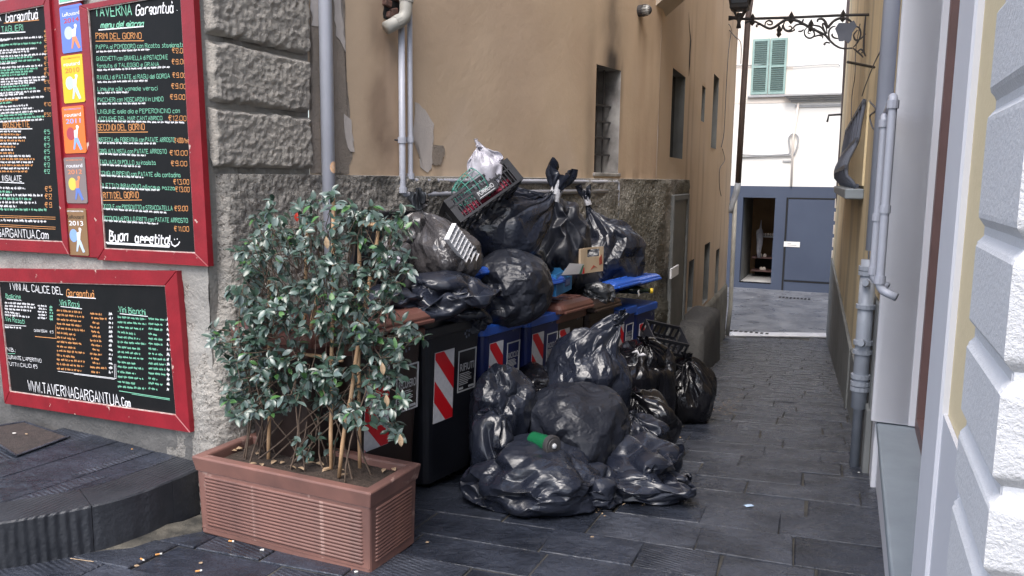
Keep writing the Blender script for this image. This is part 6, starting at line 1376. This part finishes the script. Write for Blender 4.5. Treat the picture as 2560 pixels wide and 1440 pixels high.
# fallen black crate by the guard stone
def gcrate(c, x, z, w, d, h, label, bottom_grid=True):
    fr = Fr(c, x, z); R0 = empty('black_crate', fr.P(0, 0, 0), label, 'crate')
    def p(a, b, c_, d_, e_, f_, nm, mt=m_crate): build(B1(fr, a, b, c_, d_, e_, f_), nm, mt, R0)
    e = .012
    for yy in (-d / 2, d / 2 - e):
        p(-w / 2, w / 2, yy, yy + e, h - .03, h, 'rail'); p(-w / 2, w / 2, yy, yy + e, 0, .03, 'rail')
        for k in range(7): x_ = -w / 2 + (w - .02) * k / 6; p(x_, x_ + .02, yy + .001, yy + e - .001, .03, h - .03, 'slat')
    for xx in (-w / 2, w / 2 - e):
        p(xx, xx + e, -d / 2 + e, d / 2 - e, h - .03, h, 'rail'); p(xx, xx + e, -d / 2 + e, d / 2 - e, 0, .03, 'rail'); p(xx + .001, xx + e - .001, -.06, .06, .03, h - .03, 'slat')
    for k in range(9): x_ = -w / 2 + e + (w - 2 * e - .014) * k / 8; p(x_, x_ + .014, -d / 2 + e, d / 2 - e, 0, .01, 'floor_slat')
    p(-w / 2 + e, w / 2 - e, -.01, .01, .0105, .016, 'floor_slat')
    return R0
c = hy(1652, 862, 6.95); gcrate(c, (.9, .25, -.22), (.25, -.35, .75), .36, .26, .15, 'black slatted crate lying open on the ground sacks before the guard stone')
c = hy(1668, 905, 6.8); gcrate(c + UP * -.12, (.85, .4, -.3), (-.1, -.8, .4), .34, .24, .12, 'second black crate tipped on its side under the slatted one')
# debris on the ground near the heap
c_lbp = flat('pale blue paper', (.45, .6, .8))
paper(1872, 1266, 0, .05, .03, .3, 'small pale blue scrap of paper on the wet alley paving', c_lbp, ground=1)

# ------------------------------------------------------------------ planter with shrub
A_, B_, D_ = hg(925, 1432), hg(508, 1335), hg(1040, 1372)
px_ = nrm((A_ - B_) * [1, 1, 0]); pf = Fr([B_[0], B_[1], gz(3.6) - .0], px_); Lp = np.linalg.norm((A_ - B_)[:2]); Wp = .37
g0 = min(A_[2], B_[2]) - .0
pf = Fr([B_[0], B_[1], g0 + .004], px_); hP = pf.at(497, 1147, 0)[2]; hP = (hP + pf.at(945, 1218, 0)[2]) / 2
PL = empty('planter', pf.P(Lp / 2, Wp / 2, 0), 'long terracotta coloured ribbed planter with leaf litter, in front of the bins', 'planter')
def ps(z, gx, gy): return [pf.P(-gx, -gy, z), pf.P(Lp + gx, -gy, z), pf.P(Lp + gx, Wp + gy, z), pf.P(-gx, Wp + gy, z)]
m = MB(); m.loft([ps(0, 0.0, 0.0), ps(.012, .004, .004), ps(hP - .07, .012, .012)], cap=True); build(m, 'box', m_terra, PL, bev=.012, seg=2)
# ribs front and right side
for k in range(15):
    z = .062 + k * (hP - .165) / 14; g = .004 + .008 * z / (hP - .07)
    m = MB(); a, b = pf.P(.035, -g + .001, z), pf.P(Lp - .03, -g + .001, z); m.tube([a, a + pf.x * .01, b - pf.x * .01, b], [.003, .0085, .0085, .003], 6); build(m, 'rib', m_terra, PL, smooth=True)
    m = MB(); a, b = pf.P(Lp + g - .001, .035, z), pf.P(Lp + g - .001, Wp - .03, z); m.tube([a, a + pf.y * .01, b - pf.y * .01, b], [.003, .0085, .0085, .003], 6); build(m, 'rib', m_terra, PL, smooth=True)
m = MB(); m.box(pf, .0, Lp, -.0065, .0, .036, .040); build(m, 'mould_line', m_terra, PL)
# hollow rim
rw = .045; m = MB(); zr0, zr1 = hP - .075, hP
V = [ps(zr0, .016, .016), ps(zr1 - .006, .028, .028), ps(zr1, .022, .022), ps(zr1, -.022, -.022), ps(zr1 - .008, -.028, -.028), ps(zr0, -.03, -.03)]
m.loft(V, cap=False); build(m, 'rim', m_terra, PL, bev=.003)
X = np.linspace(-.0, Lp, 70); Y = np.linspace(-.0, Wp, 28); G = np.stack(np.meshgrid(X, Y, indexing='ij'), -1).reshape(-1, 2)
zs_ = hP - .045 + .014 * fbm(np.concatenate([G * 9, 0 * G[:, :1]], 1), 4, 3) + .022 * np.exp(-((G[:, 0] - .62 * Lp) / .2) ** 2)
m = MB(); m.grid(pf.PA(np.concatenate([G, zs_[:, None]], 1)).reshape(70, 28, 3)); build(m, 'soil', m_soil, PL, smooth=True)

# shrub trained on canes
SH = empty('shrub', pf.P(Lp / 2, Wp / 2, hP - .04), 'bushy evergreen climber with grey green leaves tied to bamboo canes in the planter', 'shrub')
def SP(px, py, off): q = pf.at(px, py, off); return pf.P(*q)
canes = [((672, 1158, .20), (672, 700, .20)), ((700, 1148, .28), (800, 720, .22)), ((752, 1118, .3), (768, 560, .28)), ((826, 1162, .17), (834, 495, .2)), ((846, 1172, .12), (925, 690, .15)), ((898, 1150, .22), (898, 600, .22)), ((735, 882, .2), (856, 902, .2)), ((908, 560, .16), (962, 563, .16)), ((945, 580, .2), (940, 640, .2))]
for a, b in canes:
    a, b = SP(*a), SP(*b); n = 8; m = MB(); pts = [a + (b - a) * i / n + rng.normal(0, .002, 3) for i in range(n + 1)]; pts[0] = pts[0] - UP * .04 if b[2] - a[2] > .5 else pts[0]
    rr = [.0085 + .0015 * (i % 2) for i in range(n + 1)]; m.tube(pts, rr, 8); build(m, 'cane', m_cane, SH, smooth=True)
blobs = [(700, 560, 75, 45, 5), (800, 575, 100, 55, 6), (895, 560, 65, 50, 5), (990, 560, 48, 32, 3), (640, 640, 60, 55, 5), (750, 660, 120, 75, 9), (880, 660, 90, 65, 7), (985, 650, 45, 60, 4), (630, 730, 60, 60, 5), (780, 760, 130, 60, 10), (930, 750, 80, 50, 5),
         (590, 850, 62, 48, 4), (690, 850, 95, 65, 11), (620, 925, 66, 62, 7), (715, 940, 100, 60, 10), (660, 780, 90, 50, 5), (555, 865, 32, 15, 1), (855, 850, 60, 35, 3), (940, 860, 60, 30, 3), (1025, 830, 32, 24, 2), (840, 920, 45, 35, 2), (960, 890, 60, 32, 3), (595, 1005, 50, 40, 5), (680, 1005, 50, 30, 3), (860, 800, 70, 50, 5),
         (940, 960, 58, 45, 4), (830, 1015, 55, 35, 3), (905, 1045, 50, 38, 3), (980, 1000, 38, 40, 2), (790, 1120, 45, 30, 2), (985, 1075, 16, 18, 1), (650, 1010, 40, 30, 1), (760, 500, 90, 18, 2)]
m_leaf = M('grey green leaf', (.05, .09, .068), (.028, .058, .04), 30, .3, spec=.7); m_leaf2 = M('pale grey green leaf', (.12, .165, .15), (.08, .12, .105), 30, .32, spec=.7)
m_leaf3 = M('fresh green leaf', (.06, .16, .045), (.09, .2, .06), 30, .4); m_dead = M('withered leaf', (.34, .23, .14), (.46, .34, .22), 30, .7)
def leaf_pts(c, d, n_, L, w):      # c base, d direction, n_ surface normal
    d = nrm(d); s_ = nrm(np.cross(d, n_)); n_ = np.cross(s_, d); P = [c]
    prof = ((.18, .55, .0), (.42, .98, .03), (.66, .86, .02), (.86, .45, -.03))
    ctr = [c + d * L * t - n_ * L * (-.02 + .22 * (t - .3) ** 2) for t, _, _ in prof]; tipp = c + d * L - n_ * L * .11
    V = [c] + ctr + [tipp]; 
    for (t, ww_, b_), k in zip(prof, ctr): V.append(k + s_ * w * ww_ + n_ * w * .30 * ww_)
    for (t, ww_, b_), k in zip(prof, ctr): V.append(k - s_ * w * ww_ + n_ * w * .30 * ww_)
    F = [(0, 6, 1), (0, 1, 10)]
    for i in range(3): F += [(1 + i, 6 + i, 7 + i, 2 + i), (1 + i, 2 + i, 11 + i, 10 + i)]
    F += [(4, 9, 5), (4, 5, 13)]; return V, F
stuff = {0: MB(), 1: MB(), 2: MB()}; twigs = MB(); single = 0; mids = [pf.P(x, y, hP - .05) for x, y in ((.3, .2), (.45, .22), (.62, .15), (.75, .2), (.5, .1))]
R = random.Random(5); nodes = []; centre = SP(790, 760, .2); leaves = []
for (bxx, byy, brx, bry, wt) in blobs:
    for k in range(int(wt * 4.4)):
        while True:
            u, v = R.uniform(-1, 1), R.uniform(-1, 1)
            if u * u + v * v < 1: break
        off = .18 + R.uniform(-.2, .16) if R.random() < .8 else R.uniform(-.1, .4); nodes.append((SP(bxx + u * brx, byy + v * bry, off), off))
for c, off in nodes:
    st_dir = nrm([R.gauss(0, .6), R.gauss(-.5, .5), R.gauss(.15, .6)]); nl = R.randint(5, 8)
    # twig to an inner point
    q = c + (centre - c) * R.uniform(.12, .3) + np.array([0, .05, -.06]); mid_ = (c + q) / 2 + np.array([R.gauss(0, .015), R.gauss(0, .015), R.gauss(-.01, .015)])
    twigs.tube([q, mid_, c, c + st_dir * .03], [.0026, .002, .0016, .001], 4, cap=False)
    for j in range(nl):
        a = j * 2.4 + R.uniform(-.4, .4); t = R.uniform(-.03, .035); u_ = nrm(np.cross(st_dir, [.2, .3, 1])); w_ = np.cross(st_dir, u_)
        d = nrm(u_ * math.cos(a) + w_ * math.sin(a) + st_dir * R.uniform(.1, .9) + np.array([0, -.1, -.25])); L = R.uniform(.036, .062)
        n_ = nrm(np.array([R.gauss(0, .35), -.45 + R.gauss(0, .35), 1 + R.gauss(0, .3)])); 
        if abs(n_ @ d) > .93: continue
        leaves.append((c + st_dir * t, d, n_, L, L * R.uniform(.20, .27), 0 if R.random() < .62 else (1 if R.random() < .88 else 2)))
leaves.sort(key=lambda l: l[0][1])
for i, (c, d, n_, L, w, k) in enumerate(leaves):
    V, F = leaf_pts(c, d, n_, L, w)
    if i < 298: m = MB(); m.add(V, F); build(m, 'leaf', (m_leaf, m_leaf2, m_leaf3)[k], SH, smooth=True)
    else: stuff[k].add(V, F)
for k in stuff: build(stuff[k], 'foliage', (m_leaf, m_leaf2, m_leaf3)[k], SH, kind='stuff', smooth=True)
for k in range(20):     # long bare stems
    x, y = R.uniform(.12, .85) * Lp, R.uniform(.08, .28); a = pf.P(x, y, hP - .05); pxx, pyy, _, _, _ = R.choice(blobs[:22]); b = SP(pxx + R.uniform(-40, 40), pyy + R.uniform(-30, 30), R.uniform(.08, .3))
    pts = [a + (b - a) * t + np.array([.05 * math.sin(t * 5 + k), .04 * math.cos(t * 4 + k * 2), .03 * math.sin(t * 7 + k)]) * math.sin(t * 3.14) for t in np.linspace(0, 1, 12)]
    twigs.tube(pts, [.0048 - .003 * t for t in np.linspace(0, 1, 12)], 5, cap=False)
for k in range(260):
    (a, _), (b, _) = R.choice(nodes), R.choice(nodes)
    if np.linalg.norm(a - b) < .28: mm = (a + b) / 2 + np.array([R.gauss(0, .03), .04, R.gauss(0, .03)]); twigs.tube([a, mm, b], .0016, 4, cap=False)
build(twigs, 'twigs', m_twig, SH, kind='stuff', smooth=True)
for k, (x, y) in enumerate(((1000, 1085), (965, 985), (815, 590), (955, 905))):
    V, F = leaf_pts(SP(x, y, .0), np.array([.1, 0, -1.]), np.array([.2, -1, .1]), .06, .012); m = MB(); m.add(V, F); build(m, 'withered_leaf', m_dead, SH)
m = MB(); V, F = leaf_pts(SP(742, 530, .05), np.array([.0, 0, -1.]), np.array([.2, -1, .1]), .045, .012); m.add(V, F); build(m, 'withered_leaf', flat('red leaf', (.6, .06, .04)), SH)
# leaf litter on the soil
def soil_z(x, y): return hP - .037 + .022 * math.exp(-((x - .62 * Lp) / .2) ** 2)
lit = [(640, 1135), (700, 1160), (720, 1168), (790, 1165), (810, 1172), (830, 1178), (600, 1118), (590, 1125), (975, 1165), (1000, 1170), (1012, 1176), (620, 1160), (770, 1150), (655, 1165), (805, 1185), (745, 1175), (840, 1182), (870, 1190), (690, 1150)]
for k, (x, y) in enumerate(lit):
    q = hz(x, y, pf.P(0, 0, hP - .03)[2]); l = pf.L(q); q = pf.P(np.clip(l[0], .05, Lp - .05), np.clip(l[1], .05, Wp - .05), soil_z(l[0], 0) + .004)
    V, F = leaf_pts(q, np.array([R.gauss(0, 1), R.gauss(0, 1), .05]), np.array([R.gauss(0, .2), R.gauss(0, .2), 1]), R.uniform(.035, .06), .012); m = MB(); m.add(V, F); build(m, 'fallen_leaf', m_dead, PL)
# cigarette ends and litter on the ground
m_filter = flat('orange filter paper', (.6, .28, .08)); m_cig = flat('white cigarette paper', (.72, .7, .66))
def butt(px, py, ang, label, z=None):
    c = hg(px, py) if z is None else hz(px, py, z); c = c + [0, 0, .009]; d = np.array([math.cos(ang), math.sin(ang), 0]); rt = empty('cigarette_end', c, label, 'cigarette end', 'cigarette ends on the paving')
    m = MB(); m.tube([c - d * .013, c + d * .006], .0042, 8); build(m, 'filter', m_filter, rt, smooth=False); m = MB(); m.tube([c + d * .0065, c + d * .016], .004, 8); build(m, 'paper', m_cig, rt)
butt(356, 1403, -.6, 'cigarette end with long white tip, second from the left before the kerb')
butt(396, 1390, .5, 'orange cigarette end lying just right of the white tipped one')
butt(496, 1432, .4, 'cigarette end at the bottom edge left of the planter')
butt(578, 1357, -.2, 'cigarette end close to the foot of the planter front')
def chip(px, py, w, label, mt=m_cig, z=None):
    c = (hg(px, py) if z is None else hz(px, py, z)) + [0, 0, .004]; n = 7; m = MB(); P = [(c + np.array([math.cos(a) * w * R.uniform(.5, 1), math.sin(a) * w * .55 * R.uniform(.6, 1), 0])) for a in np.arange(n) * 2 * math.pi / n]
    m.add(P + [p + [0, 0, .004] for p in P], [tuple(range(n))[::-1], tuple(range(n, 2 * n))] + [(i, (i + 1) % n, n + (i + 1) % n, n + i) for i in range(n)]); build(m, 'litter_scrap', mt, None, label, 'litter')
chip(656, 1377, .014, 'folded white scrap in front of the planter foot'); chip(890, 1432, .012, 'white scrap under the near corner of the planter'); chip(342, 1417, .012, 'flat beige scrap below the white tipped cigarette end', m_dead)
chip(503, 1410, .012, 'small grey beige scrap above the lowest cigarette end', m_dead); chip(36, 1085, .016, 'white crumb on the dark inspection cover', m_cig, .062); chip(66, 1087, .012, 'tan crumb beside the white one on the inspection cover', m_dead, .062)
chip(1068, 1358, .010, 'tiny pale scrap right of the planter', m_dead); chip(1480, 1345, .012, 'small pale scrap on the paving before the front sack', m_dead); chip(1700, 1095, .014, 'tan scrap right of the heap on the paving', m_dead); chip(2147, 1183, .010, 'tiny white scrap by the yellow building on the right', m_cig)
chip(330, 1125, .006, 'orange speck on the raised pavement', m_filter, .056)
# thin straws
for k, (a, b) in enumerate((((176, 1399), (234, 1407)), ((1590, 1245), (1612, 1262)))):
    m = MB(); m.tube([hg(*a) + [0, 0, .006], hg(*b) + [0, 0, .006]], .0018, 5); build(m, 'straw', m_dead, None, ('dry straw stalk on the paving left of the cigarette ends', 'dry stalk by the trailing black sack')[k], 'straw')
# dirt and green waste by the front sack: joined bits
m = MB()
for k in range(60):
    c = hg(R.gauss(1500, 30), R.gauss(1262, 12)) + [0, 0, .004]; V, F = leaf_pts(c, np.array([R.gauss(0, 1), R.gauss(0, 1), .3]), np.array([0, 0, 1.]), R.uniform(.01, .025), .004); m.add(V, F)
for k in range(90):
    c = hg(R.gauss(1800, 35) , R.uniform(985, 1040)) + [0, 0, .004]; V, F = leaf_pts(c, np.array([R.gauss(0, 1), R.gauss(0, 1), .3]), np.array([0, 0, 1.]), R.uniform(.01, .025), .004); m.add(V, F)
build(m, 'leaf_crumbs', m_dead, None, 'dry crumbs of leaves scattered beside the sacks', 'leaf litter', kind='stuff')
